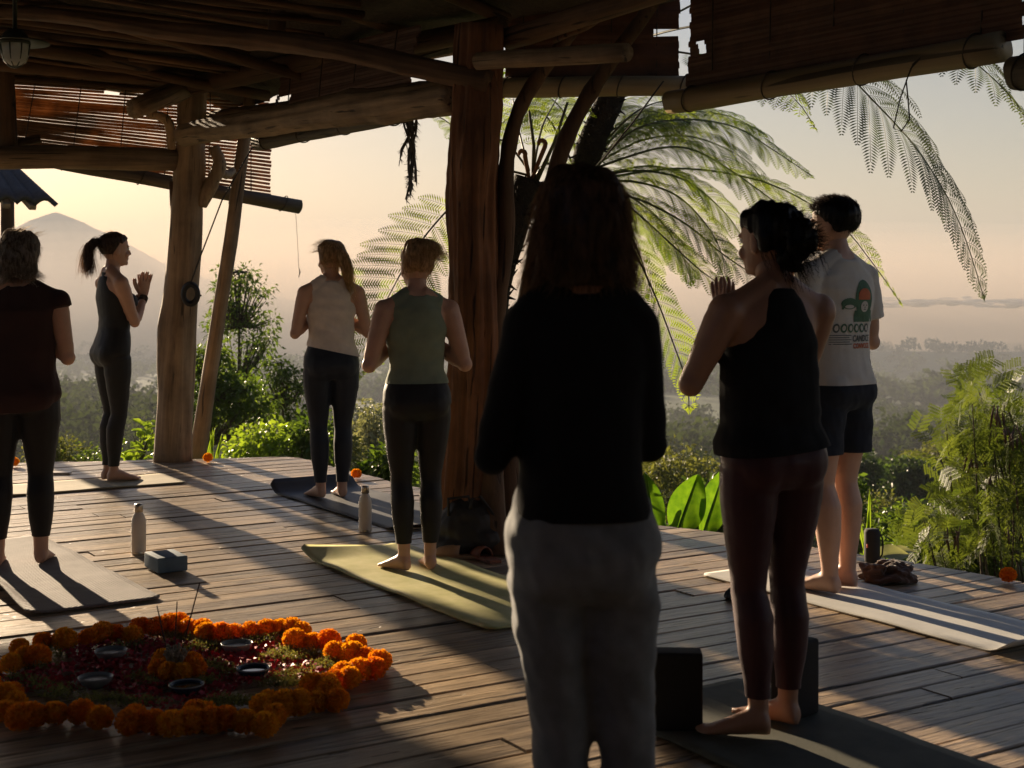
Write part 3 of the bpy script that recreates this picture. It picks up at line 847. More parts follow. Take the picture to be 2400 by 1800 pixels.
# height / H, half width, half depth, centre y (for a height of 1.65 m)
TORSO_F = [(.462, .085, .075, -.01), (.485, .150, .100, -.02), (.515, .172, .112, -.022), (.55, .165, .108, -.012), (.585, .146, .097, -.002), (.62, .126, .088, .004),
           (.66, .126, .090, .008), (.70, .136, .100, .010), (.735, .145, .103, .006), (.77, .152, .094, -.004), (.80, .146, .078, -.012), (.822, .108, .064, -.016), (.842, .066, .056, -.014), (.855, .052, .052, -.012)]
TORSO_M = [(.462, .09, .08, -.01), (.485, .150, .105, -.018), (.515, .162, .115, -.02), (.55, .158, .110, -.012), (.585, .152, .105, -.002), (.62, .148, .102, .002),
           (.66, .152, .104, .006), (.70, .162, .110, .008), (.735, .172, .113, .004), (.77, .182, .105, -.004), (.80, .175, .085, -.012), (.822, .125, .070, -.016), (.842, .076, .062, -.014), (.855, .060, .058, -.012)]
def torso(mb, tab, H, k, zlo=0.0, zhi=9.0, inf=0.0, wid=1.0, mod=None):
    rs = []
    for (z, a, b_, y) in tab:
        if zlo <= z <= zhi:
            aa, bb = a * k * wid + inf, b_ * k * wid + inf
            if mod: aa, bb, y = mod(z, aa, bb, y)
            rs.append(ellipse((0, y * k, z * H), aa, bb))
    mb.rings(rs)
def arm_pts(H, k, sw, elb, wr, side):
    sh = Vector((side * sw * k, -.012 * k, .797 * H))
    e = Vector((side * elb[0] * k, elb[1] * k, elb[2] * H)); w = Vector((side * wr[0] * k, wr[1] * k, wr[2] * H))
    return sh, e, w
def arm(mb, sh, e, w, k, fat=1.0, inf=0.0, upto=9):
    path = [sh + (sh - e) * 0.02, sh.lerp(e, .15), sh.lerp(e, .45), sh.lerp(e, .8), e, e.lerp(w, .18), e.lerp(w, .5), e.lerp(w, .85), w]
    rad = [.046, .050, .044, .037, .035, .038, .034, .025, .023]
    # soften the bend at the elbow
    path = path[:upto]; rad = rad[:upto]
    mb.tube(path, [r * k * fat + inf for r in rad], 14)
    if upto > 5: mb.ball(e, .036 * k * fat + inf, 10, 8)
    mb.ball(sh, (.052 * k * fat + inf), 12, 8)
def leg(mb, H, k, x0, xf, yf, fat=1.0, inf=0.0, male=False):
    hip = Vector((x0 * k, -.008, .50 * H)); kn = Vector((x0 * k * .5 + xf * .5, yf * .4 + .012, .285 * H)); an = Vector((xf, yf - 0.02, .047 * H))
    path = [hip, hip.lerp(kn, .3), hip.lerp(kn, .65), kn + Vector((0, 0, .02)), kn - Vector((0, 0, .03)), kn.lerp(an, .3) + Vector((0, -.014, 0)), kn.lerp(an, .55) + Vector((0, -.012, 0)), kn.lerp(an, .85) + Vector((0, -.003, 0)), an, an - Vector((0, 0, .03))]
    rad = [.088, .086, .070, .054, .050, .056, .050, .034, .032, .034]
    if male: rad = [.086, .084, .072, .056, .052, .060, .052, .037, .034, .036]
    mb.tube(path, [(r * k * fat + inf, r * k * fat * 1.05 + inf) for r in rad], 16, ref=(1, 0, 0))
    return an
def foot(mb, x, y, yaw, k, H):
    """bare foot with toes, heel at (x, y)"""
    c, s = cos(yaw), sin(yaw)
    def T(px, py, pz): return Vector((x + px * c - py * s, y + px * s + py * c, pz))
    secs = [(-.028, .022, .026, .030), (-.015, .031, .036, .040), (.02, .033, .044, .048), (.06, .034, .037, .038), (.10, .039, .027, .028), (.14, .043, .018, .019), (.165, .042, .013, .014)]
    rs = []
    for (py, w, h, zc) in secs:
        rs.append([tuple(T(w * k * cos(t), py * k, max(0.002, zc * k + h * k * sin(t)))) for t in np.linspace(0, 2 * pi, 16, endpoint=False)])
    mb.rings(rs)
    sgn = 1 if x > 0 else -1
    for q, (off, ln, r) in enumerate([(-.030, .052, .0125), (-.010, .046, .0095), (.007, .040, .009), (.021, .032, .0085), (.034, .024, .008)]):
        a = T(sgn * off * k, .155 * k - abs(off) * .25 * k, .014 * k); b_ = T(sgn * off * 1.05 * k, (.155 + ln) * k - abs(off) * .2 * k, .0095 * k)
        mb.tube([a, a.lerp(b_, .6) + Vector((0, 0, .004)), b_], [r * k, r * k, r * k * .85], 8)
        mb.ball(b_, r * .9 * k, 8, 6)
def hand(mb, w, side, k, tilt=0.0, spread=1.0, gap=.014):
    """hand in prayer: wrist at w, fingers up, palm facing the other hand"""
    up = Vector((0, sin(tilt), cos(tilt))); fw = Vector((0, cos(tilt), -sin(tilt))); sx = Vector((side, 0, 0))
    base = Vector((side * gap * k, w.y, w.z))
    rs = []
    for (t, hw, th, off) in [(-.03, .024, .020, -.0), (0, .026, .017, 0), (.03, .034, .014, 0), (.065, .039, .013, 0), (.09, .040, .011, 0), (.10, .038, .008, 0)]:
        c = base + up * (t * k); c.x = w.x * (1 - min(1, (t + .03) / .06)) + base.x * min(1, (t + .03) / .06)
        rs.append([tuple(c + fw * (hw * k * cos(a)) + sx * (th * k * sin(a))) for a in np.linspace(0, 2 * pi, 14, endpoint=False)])
    mb.rings(rs)
    for (off, ln, r, fan) in [(.029, .066, .0082, .14), (.0100, .076, .0088, .03), (-.0095, .072, .0086, -.08), (-.028, .056, .0075, -.20)]:
        a = base + up * (.088 * k) + fw * (off * k); fan = fan * spread
        d = (up * cos(fan) + fw * sin(fan)).normalized()
        p1 = a + d * (ln * .45 * k) + sx * (.003 * k); p2 = a + d * (ln * .78 * k) + sx * (.003 * k); p3 = a + d * (ln * k)
        mb.tube([a - d * .012 * k, a, p1, p2, p3], [r * k * 1.05, r * k, r * k, r * k * .93, r * k * .75], 8); mb.ball(p3, r * k * .75, 8, 6)
    # thumb leaves the side of the palm near its base, towards the chest
    a = base + up * (.022 * k) - fw * (.024 * k); p1 = a + up * (.03 * k) - fw * (.026 * k); p2 = p1 + up * (.03 * k) - fw * (.016 * k); p3 = p2 + up * (.024 * k) - fw * (.005 * k)
    mb.tube([a, p1, p2, p3], [.012 * k, .0105 * k, .0098 * k, .0075 * k], 8); mb.ball(p3, .0076 * k, 8, 6)
HEADP = [(.0, .050, .000, .022), (.04, .078, -.015, .036), (.10, .086, -.032, .048), (.18, .088, -.045, .056), (.27, .085, -.058, .062), (.36, .086, -.072, .067), (.45, .086, -.084, .071),
         (.54, .087, -.094, .074), (.63, .091, -.099, .0755), (.72, .092, -.100, .0745), (.81, .084, -.094, .068), (.89, .066, -.078, .056), (.95, .040, -.052, .038), (.99, .012, -.02, .014)]
HH = .222
def head_parts(mb, k):
    rs = []
    for (z, fr, bk, w) in HEADP:
        cy, b_ = (fr + bk) / 2, (fr - bk) / 2
        rs.append(ellipse((0, cy * k, z * HH * k), w * k, b_ * k, 22, 2.15))
    mb.rings(rs)
    z = lambda t: t * HH * k
    mb.tube([(0, .078 * k, z(.56)), (0, .092 * k, z(.49)), (0, .103 * k, z(.42)), (0, .108 * k, z(.375)), (0, .090 * k, z(.335))], [.009 * k, .010 * k, .012 * k, .0135 * k, .009 * k], 10)
    for s in (-1, 1):
        mb.ball((s * .013 * k, .093 * k, z(.365)), (.009 * k, .009 * k, .008 * k), 8, 6)
        mb.ball((s * .074 * k, -.006 * k, z(.44)), (.007 * k, .017 * k, .031 * k), 10, 8)
        mb.ball((s * .03 * k, .080 * k, z(.585)), (.024 * k, .012 * k, .009 * k), 10, 6)
        mb.ball((s * .038 * k, .066 * k, z(.33)), (.024 * k, .02 * k, .024 * k), 10, 6)
    mb.ball((0, .0885 * k, z(.245)), (.024 * k, .010 * k, .0065 * k), 10, 6)
    mb.ball((0, .087 * k, z(.200)), (.021 * k, .010 * k, .0075 * k), 10, 6)
    mb.ball((0, .080 * k, z(.09)), (.022 * k, .014 * k, .016 * k), 10, 6)
def transform(me, M):
    me.transform(M); me.update(); return me
def wrinkle(me, amp, scale, seed, stretch=(1, 1, 1), zr=None):
    c = get_co(me); n = get_no(me)
    d = noise3(c * np.array(stretch), scale, seed) * amp + noise3(c * np.array(stretch), scale * 2.7, seed + 7) * amp * .45
    if zr is not None: d *= np.clip((zr[1] - c[:, 2]) / (zr[1] - zr[0]), 0.15, 1)
    set_co(me, c + n * d[:, None]); return me

m_eye = plain('eye_white', (0.7, 0.68, 0.64), 0.2, 0.02, bmp=0)
m_iris = plain('eye_iris', (0.03, 0.02, 0.012), 0.15, 0.1, bmp=0)
def hair_mat(name, c1, c2):
    m, nt, b, out = new_mat(name)
    mp = coords(nt, (1, 1, .25)); n = noise_tex(nt, mp, 90, 4, .6)
    r = ramp(nt, n.outputs[0], [(.35, c1), (.65, c2)]); nt.links.new(r.outputs[0], b.inputs['Base Color'])
    b.inputs['Roughness'].default_value = .42; b.inputs['Specular IOR Level'].default_value = .5
    tr = nt.nodes.new('ShaderNodeBsdfTranslucent'); r2 = ramp(nt, n.outputs[0], [(.35, [min(1, x * 2.2) for x in c1]), (.65, [min(1, x * 1.9) for x in c2])]); nt.links.new(r2.outputs[0], tr.inputs[0])
    mx = nt.nodes.new('ShaderNodeMixShader'); mx.inputs[0].default_value = .6
    nt.links.new(b.outputs[0], mx.inputs[1]); nt.links.new(tr.outputs[0], mx.inputs[2]); nt.links.new(mx.outputs[0], out.inputs[0])
    bump(nt, b, n.outputs[0], .4, .004)
    return m
def strand_arrays(paths, r0=.0009, taper=.35):
    """paths: N x S x 3 -> three sided tubes"""
    Np, S, _ = paths.shape
    t = np.gradient(paths, axis=1); t /= np.linalg.norm(t, axis=2, keepdims=True) + 1e-9
    ref = np.array([.31, .77, .56]); a = np.cross(t, ref); a /= np.linalg.norm(a, axis=2, keepdims=True) + 1e-9
    b_ = np.cross(t, a)
    rad = r0 * np.linspace(1, taper, S)[None, :, None]
    ring = [paths + rad * a, paths - rad * a, paths + rad * b_, paths - rad * b_]      # two crossed ribbons
    vs_ = np.stack(ring, 2).reshape(-1, 3)
    base = (np.arange(Np) * S * 4)[:, None, None] + (np.arange(S - 1) * 4)[None, :, None]
    q = np.concatenate([np.stack([base + j, base + j + 1, base + 5 + j, base + 4 + j], -1).reshape(-1, 4) for j in (0, 2)])
    return vs_, q
def make_hair(base_mb, k, mat, paths_list, voxel=.006, noise_amp=.004, r0=.0011, seed=1):
    """hair volume plus loose strands, in head space"""
    me = remeshed(base_mb.mesh('h'), voxel, 4, 'hair', mat)
    c = get_co(me); n = get_no(me)
    d = noise3(c * np.array([1, 1, .35]), 120, seed) * noise_amp + noise3(c, 45, seed + 3) * noise_amp * 1.2
    set_co(me, c + n * d[:, None])
    vs_ = [get_co(me)]; fs = [tuple(p.vertices) for p in me.polygons]; nb_ = len(vs_[0])
    for paths in paths_list:
        a, q = strand_arrays(paths, r0); vs_.append(a); fs += [tuple(r) for r in (q + nb_).tolist()]; nb_ += len(a)
    bpy.data.meshes.remove(me)
    return mesh('hair', np.concatenate(vs_), fs, mat)
def surf_strands(me_co, me_no, N, length, flow, rs, S=8, lift=.012, curl=.0, cf=40, wild=.3):
    """strands that start on points of a surface, follow flow(p) and lift off a little"""
    idx = rs.randint(0, len(me_co), N)
    p = me_co[idx].astype(float); n = me_no[idx].astype(float)
    L = length * rs.uniform(.5, 1.2, N)[:, None]
    paths = [p - n * .003]
    d = flow(p) + n * lift * 12 * rs.uniform(0, 1, (N, 1)) + rs.normal(size=(N, 3)) * wild * .5
    d /= np.linalg.norm(d, axis=1, keepdims=True)
    ph = rs.uniform(0, 6.28, (N, 1)); ax = rs.normal(size=(N, 3)); q = p.copy()
    for s in range(1, S):
        d = d + flow(q) * .35 + rs.normal(size=(N, 3)) * wild * .12
        d /= np.linalg.norm(d, axis=1, keepdims=True)
        q = q + d * L / S + np.cross(d, ax) * np.sin(ph + s * cf / 20) * curl
        paths.append(q.copy())
    return np.stack(paths, 1)

def person(loc, rz, H, label, skin, male=False, wid=1.0, torso_tab=None, arms=((.222, -.02, .615), (.03, .20, .735)), sw=.165, stance=.075, feet_yaw=(.10, -.10), feet_dy=(0, 0),
           head_yaw=0.0, head_pitch=0.0, head_roll=0.0, lean=0.0, fat_arm=1.0, fat_leg=1.0, hand_spread=1.0, arm_r=None, sole=0.006, dx=0.0):
    k = H / 1.65 * wid; kk = H / 1.65
    tab = torso_tab or (TORSO_M if male else TORSO_F)
    root = empty('person', Vector(loc) + Vector((0, 0, sole)), rz, label, 'person')
    mb = MB()
    torso(mb, tab, H, kk, wid=wid)
    for s in (-1, 1):
        mb.ball((s * .072 * k, -.062 * k, .512 * H), (.080 * k, .070 * k, .085 * k), 14, 10)
        if not male: mb.ball((s * .068 * k, .088 * k, .722 * H), (.060 * k, .045 * k, .055 * k), 12, 8)
        mb.tube([(s * .02 * k, -.03 * k, .85 * H), (s * .10 * k, -.02 * k, .822 * H), (s * sw * k, -.012 * k, .80 * H)], [.045 * k, .042 * k, .046 * k], 12)
    mb.tube([(0, -.02 * k, .825 * H), (0, -.008 * kk, .86 * H), (0, .006 * kk, .895 * H)], [(.060 if male else .054) * kk, (.056 if male else .049) * kk, .052 * kk], 16)
    AR = {}
    for s in (-1, 1):
        el, wr = arms if (s == -1 or arm_r is None) else arm_r
        sh, e, w = arm_pts(H, kk, sw * wid, el, wr, s); AR[s] = (sh, e, w)
        arm(mb, sh, e, w, kk, fat_arm)
    for q, s in enumerate((-1, 1)):
        an = leg(mb, H, kk, s * .086 * wid, s * stance + dx, feet_dy[q], fat_leg, male=male)
        foot(mb, s * stance + dx, feet_dy[q] - .035, feet_yaw[q], kk * (1.08 if male else 1.0), H)
    body = remeshed(mb.mesh('b'), .009, 3, 'body')
    # head
    mb = MB(); head_parts(mb, kk)
    hd = remeshed(mb.mesh('hd'), .0048, 2, 'head')
    HM = Matrix.Translation((0, .008 * kk, H - HH * kk)) @ Matrix.Rotation(head_yaw, 4, 'Z') @ Matrix.Rotation(head_pitch, 4, 'X') @ Matrix.Rotation(head_roll, 4, 'Y')
    transform(hd, HM)
    mb = MB()
    for s in (-1, 1): hand(mb, AR[s][2], s, kk, 0.12, hand_spread)
    hn = remeshed(mb.mesh('hn'), .0040, 2, 'hands')
    me = join('body', [body, hd, hn], skin)
    obj('body', me, root, False)
    for s in (-1, 1):
        mb = MB(); c = HM @ Vector((s * .031 * kk, .079 * kk, HH * .525 * kk)); mb.ball(c, .0115 * kk, 10, 8)
        e_ = mb.obj('eye', m_eye, root, world_space=False)
        mb = MB(); c = HM @ Vector((s * .031 * kk, .0875 * kk, HH * .525 * kk)); mb.ball(c, .0055 * kk, 8, 6)
        ir = mb.obj('iris', m_iris, e_, world_space=False)
    return dict(root=root, H=H, k=kk, wid=wid, tab=tab, AR=AR, HM=HM, male=male, stance=stance, dx=dx, feet_dy=feet_dy, fat_leg=fat_leg, fat_arm=fat_arm, sw=sw)
def leggings(pn, mat, top=.585, bottom=.065, inf=.006, name='leggings', loose=0.0, shape=None, amp=.0015):
    H, k, w = pn['H'], pn['k'], pn['wid']
    mb = MB()
    torso(mb, pn['tab'], H, k, 0, top + .06, inf, w)
    for s in (-1, 1): mb.ball((s * .072 * k * w, -.062 * k * w, .512 * H), (.080 * k * w + inf, .070 * k * w + inf, .085 * k * w + inf), 14, 10)
    for q, s in enumerate((-1, 1)):
        leg(mb, H, k, s * .086 * w, s * pn['stance'] + pn['dx'], pn['feet_dy'][q], pn['fat_leg'], inf + loose, male=pn['male'])
        if shape: shape(mb, s, q)
    me = remeshed(mb.mesh('l'), .009, 3, name, mat)
    wrinkle(me, amp, 30, 5)
    cut(me, (0, 0, top * H), (0, 0, 1)); cut(me, (0, 0, bottom * H), (0, 0, -1))
    return obj(name, me, pn['root'], False)
def neck_hole(me, a, b_, y0, zmin):
    c = get_co(me); f = np.sqrt((c[:, 0] / a) ** 2 + ((c[:, 1] - y0) / b_) ** 2); up = c[:, 2] > zmin
    near = up & (f > .86) & (f < 1.14)
    c[near, 0] /= f[near]; c[near, 1] = y0 + (c[near, 1] - y0) / f[near]; set_co(me, c)
    bm = bmesh.new(); bm.from_mesh(me); bm.verts.ensure_lookup_table()
    inside = up & (f < .99) & ~near
    kill = [v for v in bm.verts if inside[v.index]]
    bmesh.ops.delete(bm, geom=kill, context='VERTS'); bm.to_mesh(me); bm.free(); me.update()
    me.polygons.foreach_set('use_smooth', [True] * len(me.polygons))
def top_wear(pn, mat, hem=.60, neck=.845, inf=.009, name='top', mod=None, sleeves=0, sleeve_inf=.02, shoulders=True, amp=.004, seed=2, back_drop=0.0, scale=22, long_sleeve=False, hem_tilt=(0, 0), bust=True, hole=(.078, .072, -.005)):
    H, k, w = pn['H'], pn['k'], pn['wid']
    mb = MB()
    torso(mb, pn['tab'], H, k, min(hem - .06, .55), .846, inf, w, mod)
    if bust and not pn['male']:
        for s in (-1, 1): mb.ball((s * .068 * k * w, .088 * k * w, .722 * H), (.060 * k * w + inf, .045 * k * w + inf, .055 * k * w + inf), 12, 8)
    if hem < .54:
        for s in (-1, 1): mb.ball((s * .072 * k * w, -.062 * k * w, .512 * H), (.080 * k * w + inf, .070 * k * w + inf, .085 * k * w + inf), 14, 10)
    if shoulders:
        for s in (-1, 1): mb.tube([(s * .03 * k * w, -.02 * k * w, .842 * H), (s * .10 * k * w, -.02 * k * w, .822 * H), (s * (pn['sw'] if sleeves or long_sleeve else shoulders) * k * w, -.012 * k, .80 * H)], [.045 * k + inf * .6, .042 * k + inf * .6, .046 * k + inf * .6], 12)
    if sleeves or long_sleeve:
        for s in (-1, 1):
            sh, e, wv = pn['AR'][s]
            if long_sleeve: arm(mb, sh, e, wv, k, pn['fat_arm'], sleeve_inf)
            else:
                p1 = sh.lerp(e, sleeves); d = (e - sh).normalized()
                mb.tube([sh - d * .02, sh.lerp(e, sleeves * .5), p1], [.05 * k + sleeve_inf * .7, .05 * k + sleeve_inf, .048 * k + sleeve_inf * 1.3], 16)
                mb.ball(sh, .052 * k + sleeve_inf * .8, 12, 8)
    me = remeshed(mb.mesh('t'), .0075, 3, name, mat)
    wrinkle(me, amp, scale, seed, (1, 1, 1.6))
    cut(me, (0, 0, hem * H), Vector((hem_tilt[0], hem_tilt[1], -1)).normalized())
    neck_hole(me, hole[0] * k, hole[1] * k, hole[2], .79 * H)
    return obj(name, me, pn['root'], False)
def head_obj(pn, name, me):
    transform(me, pn['HM']); return obj(name, me, pn['root'], False)
def cap(mb, k, inf=.010, front=.05, low=.30, fringe=True):
    """hair volume over the skull: follows the skull but stops at the hairline"""
    rs = []
    for (z, fr, bk, w) in HEADP:
        if z < low: continue
        e_ = min(1.0, .15 + (z - low) / .16)            # thins out towards the nape
        lowf = -.035 + (front + .035) * min(1, max(0, (z - low) / (.60 - low))) ** .8
        hair_f = lowf if z < .62 else front + (fr + inf - front) * min(1, (z - .62) / .2)
        cy, b_ = (hair_f + bk - inf * e_) / 2, (hair_f - bk + inf * e_) / 2
        rs.append(ellipse((0, cy * k, (z * HH + (inf * .9 if z > .8 else 0)) * k), (w + inf * e_) * k, b_ * k, 22, 2.15))
    mb.rings(rs)
    mb.ball((0, -.006 * k, (.86 * HH) * k), ((.062 + inf) * k, (.078 + inf) * k, (.125 * HH + inf * 1.1) * k), 18, 12)

skin_a = plain('skin_light', (0.50, 0.29, 0.20), 0.5, 0.08, 14, 0.1, 200, 0.001, sub=0.12)
skin_b = plain('skin_tan', (0.38, 0.20, 0.125), 0.5, 0.08, 14, 0.1, 200, 0.001, sub=0.12)
def fabric(name, col, rough=.85, sheen=.15, var=.12): return plain(name, col, rough, var, 12, 0.25, 320, 0.002, sheen=sheen, spec=.3)
f_black = fabric('black_stretch', (0.010, 0.010, 0.012), .6, .1)
f_navy = fabric('navy_stretch', (0.010, 0.015, 0.028), .6, .1)
f_black2 = fabric('black_cotton', (0.009, 0.009, 0.010), .95, .0)
f_black3 = fabric('faded_black_cotton', (0.034, 0.014, 0.013), .9, .1)
f_white = fabric('cream_cotton', (0.62, 0.55, 0.50))
f_sage = fabric('sage_jersey', (0.20, 0.24, 0.17))
f_grey = fabric('grey_marl', (0.21, 0.22, 0.23), .9, .2, .25)
f_plum = fabric('plum_stretch', (0.05, 0.013, 0.019), .55, .2)
f_short = fabric('dark_shorts', (0.014, 0.018, 0.028), .85, .1)
h_grey = hair_mat('hair_grey', (0.07, 0.055, 0.045), (0.38, 0.33, 0.28))
h_brown = hair_mat('hair_brown', (0.035, 0.02, 0.013), (0.11, 0.065, 0.04))
h_blond = hair_mat('hair_blonde', (0.19, 0.125, 0.07), (0.56, 0.42, 0.25))
h_dark = hair_mat('hair_dark', (0.006, 0.005, 0.005), (0.02, 0.015, 0.012))
h_mid = hair_mat('hair_dark_brown', (0.04, 0.024, 0.015), (0.20, 0.12, 0.07))
FACE = atan2(V.y, V.x) - pi / 2        # everybody but the teacher faces the valley
down = lambda p: np.tile(np.array([0, 0, -1.0]), (len(p), 1))

def rest_pose(k=1): pass
# --- the teacher with the ponytail, seen from the side
FACE_T = atan2(U.y, U.x) - pi / 2
p2 = person(G(266, 1128), FACE_T + .10, 1.72, 'slim person in black crop top and leggings with high ponytail on the tan mat', skin_a, arms=((.150, .085, .640), (.026, .205, .745)), stance=.05, hand_spread=1.5, head_pitch=.03, fat_leg=.93, wid=.97)
leggings(p2, f_black, .618, .062)
top_wear(p2, f_black, .611, .84, name='crop_top', mod=lambda z, a, b_, y: ((a * .72, b_, y) if z > .79 else (a * .86, b_, y) if z > .765 else (a, b_, y)), shoulders=0, amp=.002)
rs = np.random.RandomState(2); k = p2['k']; mb = MB(); cap(mb, k, .009, .045, .34); base = mb
tie = Vector((0, -.112, .165)) * k
mb.tube([tie + Vector((0, .02, -.01)), tie + Vector((0, -.03, .006)), tie + Vector((0, -.058, -.02)), tie + Vector((0, -.072, -.075)), tie + Vector((0, -.066, -.13)), tie + Vector((0, -.058, -.175))], [.018, .022, .033, .037, .03, .012], 14)
pts = np.array([tie]) + rs.normal(size=(500, 3)) * .012
def pony(p): return np.array([0, -.25, -1.0]) * np.ones((len(p), 1))
S = 9; t = np.linspace(0, 1, S)[None, :, None]
sp = rs.normal(size=(500, 1, 3)) * np.array([.022, .022, .012])
path = pts[:, None, :] + np.concatenate([0 * t, -.075 * np.sin(np.minimum(t * 2.2, 1.75)), .012 * np.sin(t * 3) - .205 * t ** 1.4], 2) + sp * t * 1.2
path[:, :, 2] += (rs.uniform(-.03, .03, (500, 1)) * t[0, :, 0][None])
tmp = remeshed((lambda q: (cap(q, k, .010, .045, .34), q)[1])(MB()).mesh('x'), .012, 1, 'x'); cc, cn = get_co(tmp), get_no(tmp); bpy.data.meshes.remove(tmp)
wisps = surf_strands(cc, cn, 120, .035, lambda p: np.array([0, -.8, .2]) * np.ones((len(p), 1)), rs, lift=.03)
nape = surf_strands(cc[cc[:, 2] < .10], cn[cc[:, 2] < .10], 40, .05, down, rs, lift=.02)
head_obj(p2, 'hair', make_hair(base, k, h_brown, [path, wisps, nape], .0055, .003, .0012))
mb = MB(); mb.ball(tie, (.024, .012, .024), 12, 8); me = mb.mesh('hair_tie', f_black); head_obj(p2, 'hair_tie', me)
for s in (-1, 1):
    w = p2['AR'][s][2]; e = p2['AR'][s][1]
    mb = MB()
    for q in range(4):
        c = w.lerp(e, .06 + q * .045); d = (e - w).normalized(); a = d.orthogonal().normalized(); b_ = d.cross(a)
        mb.tube([c + (a * cos(t) + b_ * sin(t)) * .028 for t in np.linspace(0, 2 * pi, 17)], .004, 6, False)
    mb.obj('bracelet', m_cord, p2['root'], world_space=False)

# --- far-left person in a loose dark top
loose = lambda fw, fd, z0: (lambda z, a, b_, y: (max(a, fw) if z < z0 else a, max(b_, fd) if z < z0 else b_, y))
g = G(46, 1326)
p1 = person(g, .22, 1.60, 'person with tousled grey curly hair and loose faded black top on the ribbed mat', skin_a, stance=.098, feet_dy=(-.02, .03), wid=1.08, fat_leg=1.12, fat_arm=1.1, head_pitch=-.06, arms=((.232, -.02, .625), (.03, .2, .73)))
leggings(p1, f_black, .60, .085)
top_wear(p1, f_black3, .462, .838, inf=.014, name='loose_top', mod=loose(.172, .125, .79), sleeves=.10, sleeve_inf=.014, amp=.006, seed=4, scale=13, back_drop=.01, hem_tilt=(.15, 0))
rs = np.random.RandomState(3); k = p1['k']; mb = MB(); cap(mb, k, .020, .05, .28)
mb.tube([(0, -.075 * k, .16 * k), (0, -.095 * k, .08 * k), (0, -.08 * k, .03 * k), (0, -.07 * k, .005 * k)], [(.088, .05), (.092, .055), (.084, .042), (.055, .025)], 16, ref=(1, 0, 0))
base = mb; q = MB(); cap(q, k, .02, .05, .28); q.tube([(0, -.075 * k, .16 * k), (0, -.095 * k, .08 * k), (0, -.08 * k, .03 * k), (0, -.07 * k, .005 * k)], [(.088, .05), (.092, .055), (.084, .042), (.055, .025)], 16, ref=(1, 0, 0))
tmp = remeshed(q.mesh('x'), .012, 1, 'x'); cc, cn = get_co(tmp), get_no(tmp); bpy.data.meshes.remove(tmp)
s1 = surf_strands(cc, cn, 1400, .045, down, rs, 10, .03, .008, 60, .9)
lowc = cc[:, 2] < .05
s2 = surf_strands(cc[lowc], cn[lowc], 260, .07, lambda p: np.stack([np.sign(p[:, 0]) * .9, -.2 + 0 * p[:, 0], -.7 + 0 * p[:, 0]], 1), rs, 10, .02, .007, 55, .6)
topc = cc[:, 2] > .20
s3 = surf_strands(cc[topc], cn[topc], 50, .07, lambda p: np.array([.7, -.2, .25]) * np.ones((len(p), 1)), rs, 10, .06, .006, 55, .5)
head_obj(p1, 'hair', make_hair(base, k, h_grey, [s1, s2, s3], .0065, .007, .0013))

# --- person in the cream sleeveless top
p3 = person(G(776, 1168), .26, 1.635, 'person in cream sleeveless top and navy leggings with blonde ponytail', skin_a, stance=.068, feet_yaw=(.35, .05), wid=1.03, fat_leg=1.02, head_yaw=.25, head_pitch=-.03, arms=((.235, -.03, .640), (.03, .20, .74)), sole=.008)
leggings(p3, f_navy, .60, .062)
top_wear(p3, f_white, .572, .838, inf=.013, name='sleeveless_top', mod=lambda z, a, b_, y: ((a * .86, b_, y) if z > .755 else (max(a, .146) if z < .72 else a, max(b_, .112), y)), shoulders=.108, amp=.006, seed=8, scale=15, hem_tilt=(-.22, 0))
rs = np.random.RandomState(5); k = p3['k']; mb = MB(); cap(mb, k, .013, .045, .30)
pt = [(.02, -.10, .16), (.035, -.125, .12), (.055, -.125, .05), (.075, -.105, -.02), (.085, -.09, -.075)]
mb.tube([Vector(p) * k for p in pt], [.028, .036, .036, .03, .012], 14); base = mb
q = MB(); cap(q, k, .013, .045, .30); q.tube([Vector(p) * k for p in pt], [.028, .036, .036, .03, .012], 14)
tmp = remeshed(q.mesh('x'), .012, 1, 'x'); cc, cn = get_co(tmp), get_no(tmp); bpy.data.meshes.remove(tmp)
s1 = surf_strands(cc, cn, 1400, .07, lambda p: np.array([.25, -.2, -1]) * np.ones((len(p), 1)), rs, 9, .012, .002, 30, .35)
lo = (cc[:, 2] < .12) & (cc[:, 0] > .02)
s2 = surf_strands(cc[lo], cn[lo], 260, .12, lambda p: np.array([.35, -.05, -1]) * np.ones((len(p), 1)), rs, 9, .008, .002, 30, .25)
tp = (cc[:, 2] > .15) & (cc[:, 0] < 0)
s3 = surf_strands(cc[tp], cn[tp], 110, .065, lambda p: np.array([-.9, .1, -.15]) * np.ones((len(p), 1)), rs, 9, .05, .004, 40, .6)
head_obj(p3, 'hair', make_hair(base, k, h_blond, [s1, s2, s3], .006, .002, .0009))

# --- person in the sage green tank
p4 = person(G(976, 1338), .24, 1.545, 'person in sage green tank and black leggings with short messy blonde hair', skin_a, stance=.062, feet_yaw=(.55, -.05), wid=1.0, fat_leg=.96, fat_arm=1.12, head_yaw=.12, arms=((.246, -.03, .630), (.03, .19, .73)), sole=.008)
leggings(p4, f_black, .605, .085)
top_wear(p4, f_sage, .575, .835, inf=.013, name='tank_top', mod=lambda z, a, b_, y: ((a * .88, b_, y) if z > .755 else (a, b_, y)), shoulders=.095, hole=(.060, .062, .0), amp=.004, seed=12, scale=26)
rs = np.random.RandomState(6); k = p4['k']; mb = MB(); cap(mb, k, .010, .045, .30)
for c, r in [((.01, -.03, .205), (.078, .085, .05)), ((.045, -.06, .205), (.045, .05, .042)), ((.075, -.055, .185), (.030, .04, .035)), ((-.03, -.07, .185), (.05, .04, .045))]: mb.ball(Vector(c) * k, [x * k for x in r], 14, 10)
base = mb; q = MB(); cap(q, k, .010, .045, .30)
